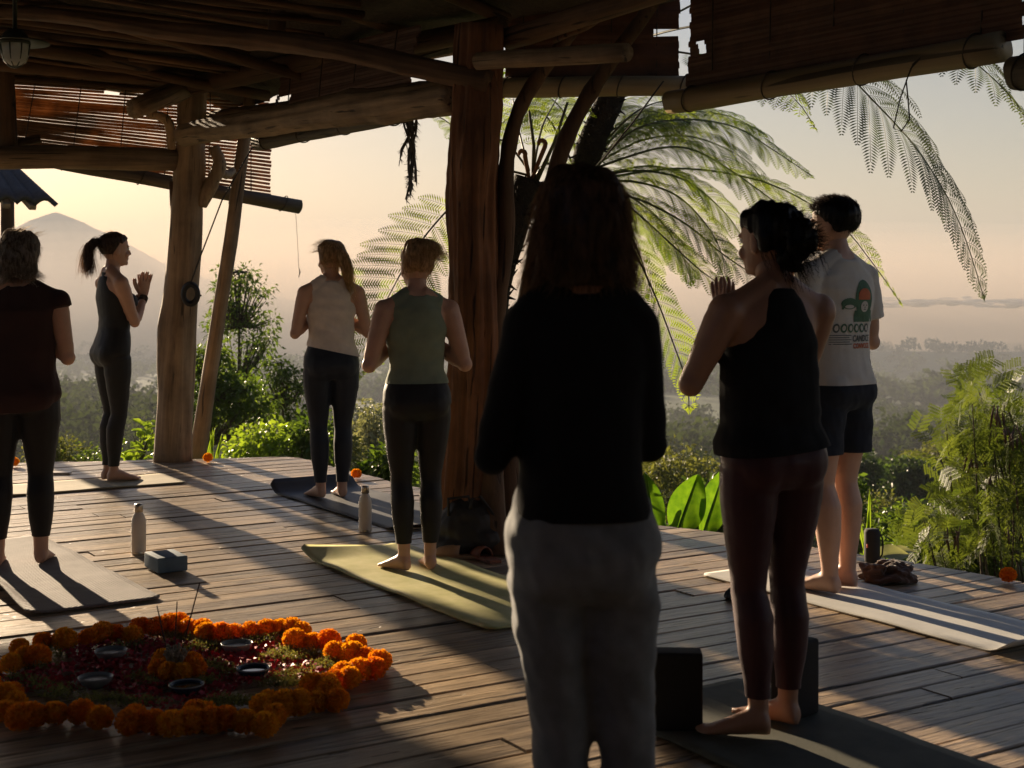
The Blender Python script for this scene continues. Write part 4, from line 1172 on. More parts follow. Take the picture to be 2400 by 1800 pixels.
for c, r in [((.01, -.03, .205), (.078, .085, .05)), ((.045, -.06, .205), (.045, .05, .042)), ((.075, -.055, .185), (.030, .04, .035)), ((-.03, -.07, .185), (.05, .04, .045))]: q.ball(Vector(c) * k, [x * k for x in r], 14, 10)
tmp = remeshed(q.mesh('x'), .012, 1, 'x'); cc, cn = get_co(tmp), get_no(tmp); bpy.data.meshes.remove(tmp)
tp = cc[:, 2] > .13
s1 = surf_strands(cc[tp], cn[tp], 1200, .055, lambda p: np.stack([.9 + 0 * p[:, 0], -.2 + 0 * p[:, 0], -.5 + 0 * p[:, 0]], 1), rs, 9, .03, .004, 45, .6)
s2 = surf_strands(cc[~tp], cn[~tp], 180, .035, lambda p: np.array([0, -.1, -1.]) * np.ones((len(p), 1)), rs, 8, .008, .001, 30, .3)
head_obj(p4, 'hair', make_hair(base, k, h_blond, [s1, s2], .006, .003, .0009))

# --- person in the black jacket, seen large from behind
p5 = person(Vector((.138, 2.80, 0)), .12, 1.585, 'person with shoulder length bob in black long sleeved jacket and grey joggers', skin_a, stance=.062, wid=.88, sw=.128, head_yaw=-.04, arms=((.190, -.02, .645), (.03, .2, .73)), arm_r=((.150, .03, .650), (.03, .2, .73)), fat_arm=.90, fat_leg=.78, sole=0, dx=.045)
def jog(mb, s, q):
    k = p5['k']; H = p5['H']
    mb.tube([(s * .066, -.01, .50 * H), (s * .068 + .008, -.005, .40 * H), (s * .064 + .028, .005, .27 * H), (s * .064 + .040, -.005, .12 * H), (s * .062 + .045, -.01, .07 * H)], [.079, .073, .057, .051, .042], 16)
leggings(p5, f_grey, .60, .05, .012, 'joggers', .002, jog, .006)
top_wear(p5, f_black2, .566, .868, inf=.010, name='jacket', mod=lambda z, a, b_, y: (max(a, .122), max(b_, .104), y) if z < .74 else (a, b_, y), long_sleeve=True, sleeve_inf=.007, amp=.004, seed=15, scale=16, hole=(.06, .058, .0))
rs = np.random.RandomState(7); k = p5['k']; mb = MB()
def bob(mb):
    cap(mb, k, .012, .05, .30)
    for s in (-1, 1):
        mb.tube([Vector((s * .055, .0, .19)) * k, Vector((s * .068, -.005, .12)) * k, Vector((s * .078, -.01, .04)) * k, Vector((s * .090, -.015, -.005)) * k, Vector((s * .104, -.02, -.028)) * k], [(.020, .05), (.020, .058), (.020, .055), (.018, .045), (.008, .02)], 12, ref=(1, 0, 0))
    mb.tube([Vector((0, -.075, .18)) * k, Vector((0, -.092, .10)) * k, Vector((0, -.092, .02)) * k, Vector((0, -.088, -.020)) * k], [(.075, .030), (.078, .028), (.074, .024), (.066, .014)], 16, ref=(1, 0, 0))
bob(mb); base = mb; q = MB(); bob(q)
tmp = remeshed(q.mesh('x'), .010, 1, 'x'); cc, cn = get_co(tmp), get_no(tmp); bpy.data.meshes.remove(tmp)
hi = cc[:, 2] > .09 * k
s1 = surf_strands(cc[hi], cn[hi], 1500, .085, down, rs, 12, .006, .001, 30, .16)
lo = cc[:, 2] < .06
s2 = surf_strands(cc[lo], cn[lo], 900, .026, lambda p: np.stack([p[:, 0] * 7, -.05 + 0 * p[:, 0], -1 + 0 * p[:, 0]], 1), rs, 12, .012, .0015, 30, .3)
tp = cc[:, 2] > .1
s3 = surf_strands(cc[tp], cn[tp], 420, .11, lambda p: np.stack([p[:, 0] * 3.2, 0 * p[:, 0], -.9 + 0 * p[:, 0]], 1), rs, 12, .018, .002, 30, .25)
hs_ = (np.abs(cc[:, 0]) > .045) & (cc[:, 2] > .03)
halo = surf_strands(cc[hs_], cn[hs_], 1300, .075, lambda p: np.stack([p[:, 0] * 3.5, 0 * p[:, 0], -1 + 0 * p[:, 0]], 1), rs, 12, .09, .0015, 30, .25)
sd = (np.abs(cc[:, 0]) > .06) & (cc[:, 2] < .09)
s4 = surf_strands(cc[sd], cn[sd], 500, .045, lambda p: np.stack([np.sign(p[:, 0]) * .55, 0 * p[:, 0], -1 + 0 * p[:, 0]], 1), rs, 12, .014, .002, 30, .3)
head_obj(p5, 'hair', make_hair(base, k, h_mid, [s1, s2, s3, s4, halo], .0055, .003, .0008))

# --- person in black racerback and plum leggings
p6 = person(G(1806, 1712), .42, 1.59, 'person in black racerback top and plum leggings with dark messy bun', skin_b, stance=.070, feet_yaw=(1.0, .35), feet_dy=(-.02, .03), wid=1.02, sw=.170, head_yaw=.24, head_pitch=-.02, arms=((.272, .035, .662), (.028, .262, .765)), arm_r=((.185, .10, .66), (.028, .262, .765)), fat_arm=1.15, fat_leg=.98, hand_spread=1.2, sole=.008)
leggings(p6, f_plum, .59, .072)
top_wear(p6, f_black2, .535, .845, inf=.018, name='racerback_top', mod=lambda z, a, b_, y: ((a * .60, b_, y) if z > .79 else (a * .72, b_, y) if z > .76 else (a * .9, b_, y) if z > .73 else (max(a, .158), max(b_, .118), y) if z > .58 else (max(a, .186), max(b_, .138), y)), shoulders=0, amp=.005, seed=21, scale=14, hem_tilt=(.08, 0), hole=(.07, .066, .01))
rs = np.random.RandomState(8); k = p6['k']
def bun(mb):
    cap(mb, k, .014, .045, .28)
    for c, r in [((.0, -.125, .13), (.045, .045, .050)), ((.02, -.145, .105), (.04, .035, .045)), ((-.015, -.13, .09), (.035, .035, .035)), ((.0, -.09, .06), (.052, .035, .05))]: mb.ball(Vector(c) * k, [x * k for x in r], 14, 10)
mb = MB(); bun(mb); base = mb; q = MB(); bun(q)
tmp = remeshed(q.mesh('x'), .010, 1, 'x'); cc, cn = get_co(tmp), get_no(tmp); bpy.data.meshes.remove(tmp)
bc = cc[:, 1] < -.105 * k
s1 = surf_strands(cc[bc], cn[bc], 420, .032, lambda p: (p - np.array([.0, -.11, .11])) * 8 + np.array([.0, -.3, .0]), rs, 10, .03, .006, 55, .8)
lo = cc[:, 2] < .09
s2 = surf_strands(cc[lo], cn[lo], 140, .08, lambda p: np.array([.3, -.2, -1.]) * np.ones((len(p), 1)), rs, 10, .01, .005, 50, .5)
s3 = surf_strands(cc, cn, 260, .05, lambda p: np.array([.5, -.8, .1]) * np.ones((len(p), 1)), rs, 9, .02, .003, 40, .5)
head_obj(p6, 'hair', make_hair(base, k, h_dark, [s1, s2, s3], .006, .006, .0011))

# --- person in the printed t-shirt and shorts
p7 = person(G(1958, 1386), FACE + .06, 1.735, 'person with short dark hair in printed off-white t-shirt and dark shorts on the white mat', skin_a, male=True, stance=.080, feet_yaw=(.1, .5), feet_dy=(-.02, .02), wid=.97, sw=.178, head_yaw=.35, arms=((.235, .0, .63), (.03, .22, .735)), sole=.008)
def trunk(mb, s, q):
    H = p7['H']
    mb.tube([(s * .088, -.008, .52 * H), (s * .092, -.006, .44 * H), (s * .094, -.004, .36 * H), (s * .095, -.002, .30 * H)], [.100, .098, .094, .092], 18)
leggings(p7, f_short, .60, .352, .012, 'shorts', 0, trunk, .004)
f_tee, nt, b, out = new_mat('printed_tshirt')
MATS['printed_tshirt'] = f_tee
mp = coords(nt); n = noise_tex(nt, mp, 300, 3, .6)
r_ = ramp(nt, n.outputs[0], [(.3, (.56, .51, .45)), (.7, (.66, .61, .54))])
nt.links.new(r_.outputs[0], b.inputs['Base Color']); b.inputs['Roughness'].default_value = .9; b.inputs['Specular IOR Level'].default_value = .2
bump(nt, b, n.outputs[0], .2, .002)
tee = top_wear(p7, f_tee, .528, .853, inf=.016, name='tshirt', mod=lambda z, a, b_, y: (max(a, .165), max(b_, .122), y) if z < .79 else (a, b_, y), sleeves=.62, sleeve_inf=.016, amp=.005, seed=31, scale=13, hole=(.068, .066, .0))
rs = np.random.RandomState(9); k = p7['k']
q = MB(); cap(q, k, .013, .055, .33); tmp = remeshed(q.mesh('x'), .010, 1, 'x'); cc, cn = get_co(tmp), get_no(tmp); bpy.data.meshes.remove(tmp)
mb = MB(); cap(mb, k, .013, .055, .33)
s1 = surf_strands(cc, cn, 1400, .016, lambda p: np.array([0, .2, -.5]) * np.ones((len(p), 1)), rs, 5, .05, 0, 30, .5)
tp = cc[:, 2] > .17 * k
s2 = surf_strands(cc[tp], cn[tp], 700, .028, lambda p: np.array([-.3, .6, .3]) * np.ones((len(p), 1)), rs, 6, .06, .001, 30, .5)
head_obj(p7, 'hair', make_hair(mb, k, h_dark, [s1, s2], .006, .003, .0011))

# the print on the back of the t-shirt: thin ink shapes laid on the cloth
from mathutils.bvhtree import BVHTree
_bv = BVHTree.FromPolygons([v.co for v in tee.data.vertices], [tuple(p.vertices) for p in tee.data.polygons])
def on_back(x, z, off=.0022):
    h = _bv.ray_cast(Vector((x, -.6, z)), Vector((0, 1, 0)))
    y = h[0].y if h[0] is not None else -.13
    return Vector((x, y - off, z))
ink_g = plain('green_ink', (0.075, 0.15, 0.085), .8, .15, bmp=0); ink_o = plain('orange_ink', (0.50, 0.13, 0.05), .8, .15, bmp=0); ink_k = plain('dark_ink', (0.10, 0.11, 0.10), .8, .15, bmp=0)
def ink(polys, mat, name='print', off=.0022):
    """fill outlines given in the cloth's own x, z with a fine grid laid on the cloth"""
    mb = MB()
    for poly in polys:
        bm = bmesh.new()
        vs_ = [bm.verts.new((x, 0, z)) for x, z in poly]
        f = bm.faces.new(vs_)
        bmesh.ops.triangulate(bm, faces=[f])
        for _ in range(2):
            long_e = [e for e in bm.edges if e.calc_length() > .02]
            if long_e: bmesh.ops.subdivide_edges(bm, edges=long_e, cuts=1)
            bmesh.ops.triangulate(bm, faces=bm.faces[:])
        bm.verts.index_update()
        mb.add([tuple(on_back(v.co.x, v.co.z, off)) for v in bm.verts], [[v.index for v in f.verts] for f in bm.faces])
        bm.free()
    return mb.obj(name, mat, tee, world_space=False, smooth=False)
def ell(cx, cz, a, b_, n=20, t0=0, t1=2 * pi): return [(cx + a * cos(t), cz + b_ * sin(t)) for t in np.linspace(t0, t1, n, endpoint=(t1 - t0) < 6.2)]
def rect(x0, z0, x1, z1): return [(x0, z0), (x1, z0), (x1, z1), (x0, z1)]
H = p7['H']; zc = .735 * H; cx = .045
ink([ell(cx, zc + .015, .062, .085), rect(cx - .062, zc - .085, cx + .066, zc - .035), ell(cx - .095, zc - .005, .045, .025), rect(cx - .135, zc - .03, cx - .125, zc - .005)], ink_g, off=.0022)
ink([ell(cx, zc + .032, .043, .030, 24, 0, pi) + [(cx - .043, zc + .012), (cx + .043, zc + .012)]], ink_o, off=.0034)
m_off = plain('bare_cloth', (.58, .53, .46), .9, .05, bmp=0)
ink([ell(cx, zc - .018, .026, .024), ell(cx - .095, zc - .018, .026, .008)], m_off, off=.0034)
ink([ell(cx - .010, zc - .012, .005, .003, 10), ell(cx + .012, zc - .012, .005, .003, 10), rect(cx - .008, zc - .032, cx + .010, zc - .029), ell(cx, zc - .022, .003, .005, 8)], ink_k, off=.0046)
# row of bold round letters
for q in range(6):
    x_ = -.108 + q * .036
    ink([[(x_ + .016 * cos(t), zc - .112 + .020 * sin(t)) for t in np.linspace(0, 2 * pi, 18, endpoint=False)]], ink_g if q in (1, 2, 3, 4) else ink_k, off=.0022)
    ink([[(x_ + .009 * cos(t), zc - .112 + .012 * sin(t)) for t in np.linspace(0, 2 * pi, 14, endpoint=False)]], m_off, off=.0034)
for q in range(5):
    ink([rect(-.135, zc - .145 - q * .0095, -.03 - (q % 2) * .012, zc - .1415 - q * .0095)], ink_k)
def print_text(txt, x, z, size, mat, width):
    cu = bpy.data.curves.new('t', 'FONT'); cu.body = txt; cu.size = size; cu.offset = .0012; cu.shear = .12
    t = bpy.data.objects.new('t', cu); COL.objects.link(t)
    me = bpy.data.meshes.new_from_object(t.evaluated_get(bpy.context.evaluated_depsgraph_get()))
    bpy.data.objects.remove(t)
    c = get_co(me); s = width / max(1e-6, c[:, 0].max() - c[:, 0].min()); x0 = c[:, 0].min()
    new = np.array([on_back(x + (p[0] - x0) * s, z + p[1], .0024) for p in c])
    set_co(me, new); me.materials.clear(); me.materials.append(mat); me.name = 'print'
    obj('print', me, tee, False)
print_text('CANDICE', -.022, zc - .170, .038, ink_k, .125)
print_text('CONVOCE', -.022, zc - .200, .030, ink_o, .120)
# ------------------------------------------------------------------ yoga mats, bottles, blocks
def mat_material(name, c1, c2, pattern=None, rough=.8):
    m, nt, b, out = new_mat(name)
    mp = coords(nt); n = noise_tex(nt, mp, 9, 4, .6)
    r = ramp(nt, n.outputs[0], [(.3, c1), (.7, c2)]); nt.links.new(r.outputs[0], b.inputs['Base Color'])
    b.inputs['Roughness'].default_value = rough; b.inputs['Specular IOR Level'].default_value = .35
    if pattern == 'rib':
        w = node(nt, 'ShaderNodeTexWave', wave_type='BANDS', bands_direction='Y', wave_profile='SIN'); w.inputs['Scale'].default_value = 18; w.inputs['Distortion'].default_value = 1.5; w.inputs['Detail'].default_value = 1
        w2 = node(nt, 'ShaderNodeTexWave', wave_type='BANDS', bands_direction='DIAGONAL', wave_profile='SIN'); w2.inputs['Scale'].default_value = 26
        nt.links.new(mp.outputs[0], w.inputs[0]); nt.links.new(mp.outputs[0], w2.inputs[0])
        ad = node(nt, 'ShaderNodeMath', operation='ADD'); nt.links.new(w.outputs['Fac'], ad.inputs[0]); nt.links.new(w2.outputs['Fac'], ad.inputs[1])
        bump(nt, b, ad.outputs[0], .5, .004)
    else:
        n2 = noise_tex(nt, mp, 400 if pattern is None else 120, 2, .5); bump(nt, b, n2.outputs[0], .3, .002)
    return m
def yoga_mat(label, A, along_v, across_v, L, W, mats, th=.005, curl=(0, 0), lift=None, seed=1, wav=.004, corner=0):
    """A: far left corner; curl: how high the far and the near end lift; lift(s, t) extra height"""
    r = random.Random(seed)
    al = Vector(along_v).normalized(); ac = Vector(across_v).normalized()
    n, m_ = 60, 14
    M = Matrix.Translation(Vector(A)) @ Matrix(((ac.x, al.x, 0, 0), (ac.y, al.y, 0, 0), (0, 0, 1, 0), (0, 0, 0, 1)))
    top = np.zeros((n + 1, m_ + 1, 3)); ph = [r.uniform(0, 6.28) for _ in range(4)]
    for i in range(n + 1):
        s = i / n
        for j in range(m_ + 1):
            t = j / m_
            y = s * L; z = th
            if curl[0] > 0:
                R = curl[0]; c0 = .16
                if y < c0: z += R * ((c0 - y) / c0) ** 2; y = y + .2 * R * ((c0 - y) / c0)
            if curl[1] > 0:
                c0 = .12; y2 = L - s * L
                if y2 < c0: z += curl[1] * ((c0 - y2) / c0) ** 2
            edge = min(t, 1 - t) * W; endd = min(s, 1 - s) * L; rd = .03
            x = t * W
            if endd < rd:       # rounded corners
                cut_ = rd - sqrt(max(0, rd * rd - (rd - endd) ** 2)); x = min(max(x, cut_), W - cut_)
            z += wav * max(0, sin(9 * s * L + ph[0] + 1.5 * t) * sin(3 * t + ph[1])) * (1 if edge < .12 else .4)
            if lift: z += lift(s, t)
            top[i, j] = (x, y, z)
    bot = top.copy(); bot[:, :, 2] -= th * .9
    v_ = np.concatenate([top.reshape(-1, 3), bot.reshape(-1, 3)]); N_ = (n + 1) * (m_ + 1); w_ = m_ + 1
    q = []
    for i in range(n):
        for j in range(m_):
            a = i * w_ + j; q.append((a, a + 1, a + w_ + 1, a + w_)); q.append((N_ + a, N_ + a + w_, N_ + a + w_ + 1, N_ + a + 1))
    rim = [j for j in range(w_)] + [i * w_ + m_ for i in range(1, n + 1)] + [n * w_ + j for j in range(m_ - 1, -1, -1)] + [i * w_ for i in range(n - 1, 0, -1)]
    side = [(rim[k], rim[k] + N_, rim[(k + 1) % len(rim)] + N_, rim[(k + 1) % len(rim)]) for k in range(len(rim))]
    me = mesh('yoga_mat', v_, q + side, mats, True)
    o = obj('yoga_mat', me, matrix=M)
    return tag(o, label, 'mat')
NV = -V
mm_grey = mat_material('mat_ribbed', (.15, .13, .125), (.21, .185, .175), 'rib')
mm_tan = mat_material('mat_tan', (.33, .27, .17), (.42, .35, .22), 'x')
mm_dark = mat_material('mat_charcoal', (.035, .035, .04), (.05, .05, .055), 'x', .6)
mm_green = mat_material('mat_green', (.48, .46, .16), (.64, .58, .27), 'x', .6)
mm_white = mat_material('mat_white', (.55, .54, .50), (.64, .62, .57), 'x', .7)
mm_olive = mat_material('mat_olive', (.05, .052, .038), (.085, .085, .062), 'x', .75)
a = G(-28, 1282)
yoga_mat('ribbed grey mat under the person with curly grey hair', (-3.02, 7.30, 0), (.562, -.827, 0), (.827, .562, 0), 1.84, .57, mm_grey, .009, lift=lambda s, t: .05 * max(0, .14 - t) / .14 * math.exp(-((s - .72) / .18) ** 2))
e = G(436, 1131)
yoga_mat('tan mat under the barefoot ponytailed person', Vector(e) - U * 1.85 + V * .5, U, NV, 1.85, .52, mm_tan, .006)
yoga_mat('charcoal mat with its far end curling up under navy leggings', G(628, 1152), NV, U, 1.80, .60, mm_dark, .007, curl=(.075, .02))
yoga_mat('yellow green mat with a curled corner under the sage tank top person', G(700, 1303), NV, U, 1.84, .60, mm_green, .008, lift=lambda s, t: .05 * max(0, (.12 - s) / .12) ** 1.5 * max(0, 1 - t * 1.3), wav=.007)
yoga_mat('narrow white mat under the person in shorts', G(1640, 1347), NV, U, 1.75, .49, mm_white, .006, curl=(0, .05))
ft = G(1812, 1712)
yoga_mat('dark olive mat with the two upright black blocks', ft + V * .47 - U * .34, NV, U, 1.8, .64, mm_olive, .006)

def rounded_box(name, c, dims, rz, mat, bev=.012, label=None, cat=None, tilt=0.0):
    bm = bmesh.new(); bmesh.ops.create_cube(bm, size=1.0)
    bmesh.ops.scale(bm, vec=dims, verts=bm.verts)
    bmesh.ops.bevel(bm, geom=bm.edges[:] + bm.verts[:], offset=bev, segments=3, profile=.6, affect='EDGES')
    me = bpy.data.meshes.new(name); bm.to_mesh(me); bm.free(); me.materials.append(mat)
    me.polygons.foreach_set('use_smooth', [True] * len(me.polygons))
    o = obj(name, me, matrix=Matrix.Translation(Vector(c) + Vector((0, 0, dims[2] / 2))) @ Matrix.Rotation(rz, 4, 'Z'))
    if label: tag(o, label, cat)
    return o
foam_b = plain('black_foam', (.008, .008, .008), .85, .2, bmp=.3, bscale=500, bdist=.001)
foam_s = plain('slate_foam', (.075, .135, .20), .8, .12, bmp=.3, bscale=400, bdist=.001)
AZ = atan2(U.y, U.x)
g = G(1592, 1716); rounded_box('yoga_block', g + Vector((0, .03, .006)), (.145, .085, .235), -.06, foam_b, .010, 'upright black foam block beside the grey joggers', 'block')
g = G(1893, 1690); rounded_box('yoga_block', g + Vector((-.03, .05, .006)), (.145, .085, .235), .75, foam_b, .010, 'upright black foam block at the right heel of the plum leggings', 'block')
f_ = G(370, 1345); rounded_box('yoga_block', f_ + U * .072 + V * .10, (.145, .21, .072), AZ, foam_s, .008, 'slate blue foam block lying flat beside the water bottle', 'block')

m_bottle = plain('white_enamel', (.62, .58, .52), .35, .04, bmp=0); m_steel = plain('brushed_steel', (.45, .42, .38), .3, .05, bmp=0, metal=1.0)
def bottle(g, h, r, label):
    root = empty('water_bottle', g, 0, label, 'bottle')
    mb = MB(); mb.lathe([(.001, .002), (r * .93, .002), (r, .012), (r, h * .60), (r * .96, h * .68), (r * .78, h * .76), (r * .58, h * .81), (r * .52, h * .835)], 32, tuple(g)); mb.obj('bottle_body', m_bottle, root)
    mb = MB(); mb.lathe([(r * .52, h * .83), (r * .60, h * .835), (r * .60, h * .965), (r * .54, h * .99), (.001, h)], 32, tuple(g)); mb.obj('cap', m_steel, root)
    mb = MB(); mb.lathe([(r * 1.005, .004), (r * 1.01, .014), (r * 1.005, .015)], 32, tuple(g)); mb.obj('base_ring', m_steel, root)
bottle(G(325, 1298), .255, .037, 'white bottle with steel cap beside the slate blue block')
bottle(G(856, 1246), .255, .036, 'white bottle with steel cap between the charcoal mat and the green mat')

# phone lying beside the tan mat
g = G(140, 1110); o = rounded_box('phone', g, (.155, .075, .012), .05, plain('phone_case', (.45, .38, .32), .4), .004, 'phone lying on the deck beside the tan mat', 'phone')
# portable speaker and heaped scarf
g = G(2044, 1318)
sp = empty('speaker', g, 0, 'black cylindrical portable speaker standing behind the brown scarf', 'speaker')
m_mesh_ = plain('speaker_mesh', (.012, .012, .013), .8, .3, bmp=.5, bscale=600, bdist=.001)
mb = MB(); mb.lathe([(.001, .0), (.034, .002), (.038, .012), (.0385, .15), (.034, .163), (.001, .165)], 28, tuple(g)); mb.obj('speaker_body', m_mesh_, sp)
mb = MB(); mb.tube([g + Vector((.034, -.01, .145)), g + Vector((.047, -.012, .12)), g + Vector((.05, -.012, .08)), g + Vector((.046, -.012, .04)), g + Vector((.034, -.01, .02))], .004, 8); mb.obj('strap', m_black, sp)
mb = MB(); mb.box(tuple(g + Vector((-.03, -.026, .085))), (.006, .006, .018)); mb.obj('badge', plain('red_badge', (.6, .08, .03), .5, bmp=0), sp)
def heap(c, a, b_, h, loops, seed, r=.022):
    rr = random.Random(seed); mb = MB()
    for k in range(loops):
        ph = rr.uniform(0, 6.28); fa, fb = rr.uniform(.45, 1.0), rr.uniform(.4, .95); z0 = h * rr.uniform(.1, .75) * (1.15 - fa * .6)
        pts = [Vector(c) + Vector((a * fa * cos(t + ph) + rr.uniform(-.012, .012), b_ * fa * fb * 1.5 * sin(t + ph) + rr.uniform(-.01, .01), max(r * .6, z0 + h * .22 * sin(2 * t + ph * 3)))) for t in np.linspace(0, rr.uniform(3.2, 5.8), 14)]
        mb.tube(pts, [(r * rr.uniform(.5, .75), r * rr.uniform(.9, 1.35)) for _ in pts], 8)
    mb.ball(Vector(c) + Vector((0, 0, h * .25)), (a * .85, b_ * .85, h * .38), 16, 10)
    return mb
m_scarf = fabric('brown_scarf', (.085, .045, .03), .95, .3, .3)
g = G(2078, 1362); me = remeshed(heap(g, .125, .085, .10, 15, 4, .02).mesh('s'), .005, 1, 'scarf', m_scarf); wrinkle(me, .002, 160, 3)
tag(obj('scarf', me), 'brown scarf heaped in folds beside the white mat', 'scarf')
g = G(1742, 1405); me = remeshed(heap(g, .075, .06, .06, 8, 9, .017).mesh('s'), .005, 1, 'cloth', fabric('blue_grey_cloth', (.03, .036, .05))); tag(obj('folded_cloth', me), 'small dark blue cloth dropped beside the near edge of the white mat', 'cloth')
# bag and sandals at the foot of the big post
g = G(1098, 1302)
mb = MB(); mb.ball(g + Vector((0, .06, .13)), (.165, .11, .15), 20, 12); mb.ball(g + Vector((-.04, .06, .05)), (.15, .12, .07), 16, 8); mb.ball(g + Vector((.08, .05, .08)), (.11, .11, .09), 14, 8)
me = remeshed(mb.mesh('b'), .009, 2, 'bag', m_black); wrinkle(me, .008, 26, 6)
bag = empty('bag', g, 0, 'slumped black bag against the foot of the big reddish post', 'bag'); obj('sack', me, bag)
for q in (-1, 1):
    mb = MB(); mb.tube([g + Vector((q * .05 - .05, .0, .2)), g + Vector((q * .06 - .04, -.03, .29)), g + Vector((q * .03 + .03, -.02, .30)), g + Vector((q * .05 + .08, 0, .2))], .008, 8); mb.obj('handle', m_black, bag)
m_tan = plain('tan_leather', (.34, .20, .10), .6, .2); m_red = plain('rust_leather', (.22, .07, .035), .6, .2)
def slipper(g, rz, label, mt, L=.24, tagged=False):
    root = empty('slipper', g, rz, label, 'slipper')
    prof = [(-.12, .030), (-.09, .037), (-.04, .034), (.02, .037), (.07, .044), (.105, .036), (.12, .018)]
    mb = MB(); mb.rings([[(w * sgn, y * L / .24, z) for (sgn, z) in ((-1, .0), (1, .0), (1, .016), (-1, .016))] for y, w in prof]); mb.obj('sole', mt, root, world_space=False, smooth=False)
    mb = MB()
    rs_ = []
    for y, w, h in [(-.005, .036, .048), (.03, .040, .050), (.07, .044, .042), (.105, .036, .030), (.119, .02, .02)]:
        rs_.append([(w * cos(t), y * L / .24, .012 + h * sin(t)) for t in np.linspace(0, pi, 11)])
    n_ = 11; vs_ = [p for r_ in rs_ for p in r_]; mb.add(vs_, [(i * n_ + j, i * n_ + j + 1, (i + 1) * n_ + j + 1, (i + 1) * n_ + j) for i in range(4) for j in range(n_ - 1)])
    o = mb.obj('upper', mt, root, world_space=False); s_ = o.modifiers.new('s', 'SOLIDIFY'); s_.thickness = .004
    if tagged:
        mb = MB(); mb.box((.03, .02, .09), (.045, .003, .055), Matrix.Rotation(.4, 3, 'Y')); mb.obj('paper_tag', plain('paper', (.5, .5, .48), .8), root, world_space=False, smooth=False)
    return root
slipper(G(1078, 1306), 1.35, 'tan slipper with a paper tag in front of the black bag', m_tan, .25, True)
slipper(G(1138, 1312), .5, 'rust brown slipper beside the tan tagged slipper', m_red, .22)

# ------------------------------------------------------------------ flower mandala
def petal_ball(seed, n=230, r=.041, flat=.9):
    rr = np.random.RandomState(seed)
    i = np.arange(n) + .5; ph = np.arccos(1 - 2 * i / n * .93); th = pi * (1 + 5 ** .5) * i
    d = np.stack([np.cos(th) * np.sin(ph), np.sin(th) * np.sin(ph), np.cos(ph)], 1) + rr.normal(size=(n, 3)) * .05; d /= np.linalg.norm(d, axis=1, keepdims=True)
    ref = rr.normal(size=(n, 3)); a = np.cross(d, ref); a /= np.linalg.norm(a, axis=1, keepdims=True); b_ = np.cross(d, a)
    R = r * rr.uniform(.95, 1.06, (n, 1)); w = .0058 * rr.uniform(.8, 1.3, (n, 1)); c = d * R * .80
    tip = d * R + b_ * rr.normal(size=(n, 1)) * .004
    v_ = np.stack([c - a * w * .5, c + a * w * .5, tip + a * w + b_ * .004, tip + d * .003, tip - a * w + b_ * .004], 1).reshape(-1, 3)
    v_[:, 2] *= flat
    k_ = np.arange(n)[:, None] * 5
    tris = np.concatenate([k_ + np.array([[0, 1, 2]]), k_ + np.array([[0, 2, 3]]), k_ + np.array([[0, 3, 4]])])
    mb = MB(); mb.ball((0, 0, 0), (r * .86, r * .86, r * .86 * flat), 12, 8)
    bv = mb.v[0]; f = [tuple(q) for q in mb.f] + [tuple(q) for q in (tris + len(bv)).tolist()]
    return np.concatenate([bv, v_]), f
m_mar, nt, b, out = new_mat('marigold_petal')
mp = coords(nt); n = noise_tex(nt, mp, 60, 3, .6)
oi = nt.nodes.new('ShaderNodeObjectInfo'); mr = nt.nodes.new('ShaderNodeMapRange'); mr.inputs[3].default_value = .480; mr.inputs[4].default_value = .508
nt.links.new(oi.outputs['Random'], mr.inputs[0])
r_ = ramp(nt, n.outputs[0], [(.3, (.80, .27, .004)), (.7, (.93, .44, .015))])
hs = nt.nodes.new('ShaderNodeHueSaturation'); nt.links.new(mr.outputs[0], hs.inputs['Hue']); nt.links.new(r_.outputs[0], hs.inputs['Color'])
nt.links.new(hs.outputs[0], b.inputs['Base Color']); b.inputs['Roughness'].default_value = .7; b.inputs['Specular IOR Level'].default_value = .2
tr = nt.nodes.new('ShaderNodeBsdfTranslucent'); nt.links.new(hs.outputs[0], tr.inputs[0]); mx = nt.nodes.new('ShaderNodeMixShader'); mx.inputs[0].default_value = .42
nt.links.new(b.outputs[0], mx.inputs[1]); nt.links.new(tr.outputs[0], mx.inputs[2]); nt.links.new(mx.outputs[0], out.inputs[0])
MAR = [mesh('marigold', *petal_ball(s), m_mar, False) for s in range(4)]
rr = random.Random(21)
def marigold(p, s, label, group=None):
    o = obj('marigold', MAR[rr.randrange(4)], matrix=Matrix.Translation(p) @ Matrix.Rotation(rr.uniform(0, 6.28), 4, 'Z') @ Matrix.Rotation(rr.uniform(-.5, .5), 4, 'X') @ Matrix.Scale(s, 4))
    return tag(o, label, 'flower', group)
za = [(190, 490), (110, 640), (250, 575), (370, 575), (420, 430), (630, 410), (860, 395), (1000, 345), (1130, 350), (1290, 365), (1360, 285), (1530, 290), (1640, 260), (1740, 240), (1820, 300), (-90, 720), (-120, 830), (40, 960),
      (110, 930), (150, 1020), (60, 1110), (320, 1140), (200, 1160), (530, 1125), (790, 1110), (970, 1170), (1310, 1150), (1210, 1150), (1260, 1210), (1500, 1210), (1670, 1230), (1850, 1200), (1900, 1110), (2000, 1130)]
zb = [(100, 310), (140, 345), (270, 350), (415, 340), (570, 320), (640, 300), (720, 300), (860, 295), (980, 300), (1060, 330), (1000, 410), (1080, 420), (1180, 430), (1330, 420), (1590, 460), (1510, 470), (1390, 530), (1560, 545), (1680, 580), (1820, 620), (1770, 690), (1620, 710), (1470, 730), (1530, 780),
      (1390, 810), (1170, 850), (1300, 850), (1330, 900), (1410, 1000), (1380, 960), (1230, 1010), (1050, 1020), (1090, 1000), (900, 1030), (740, 1000), (690, 1060), (800, 1150), (840, 1120), (710, 1235), (515, 1205), (320, 1180), (190, 1190)]
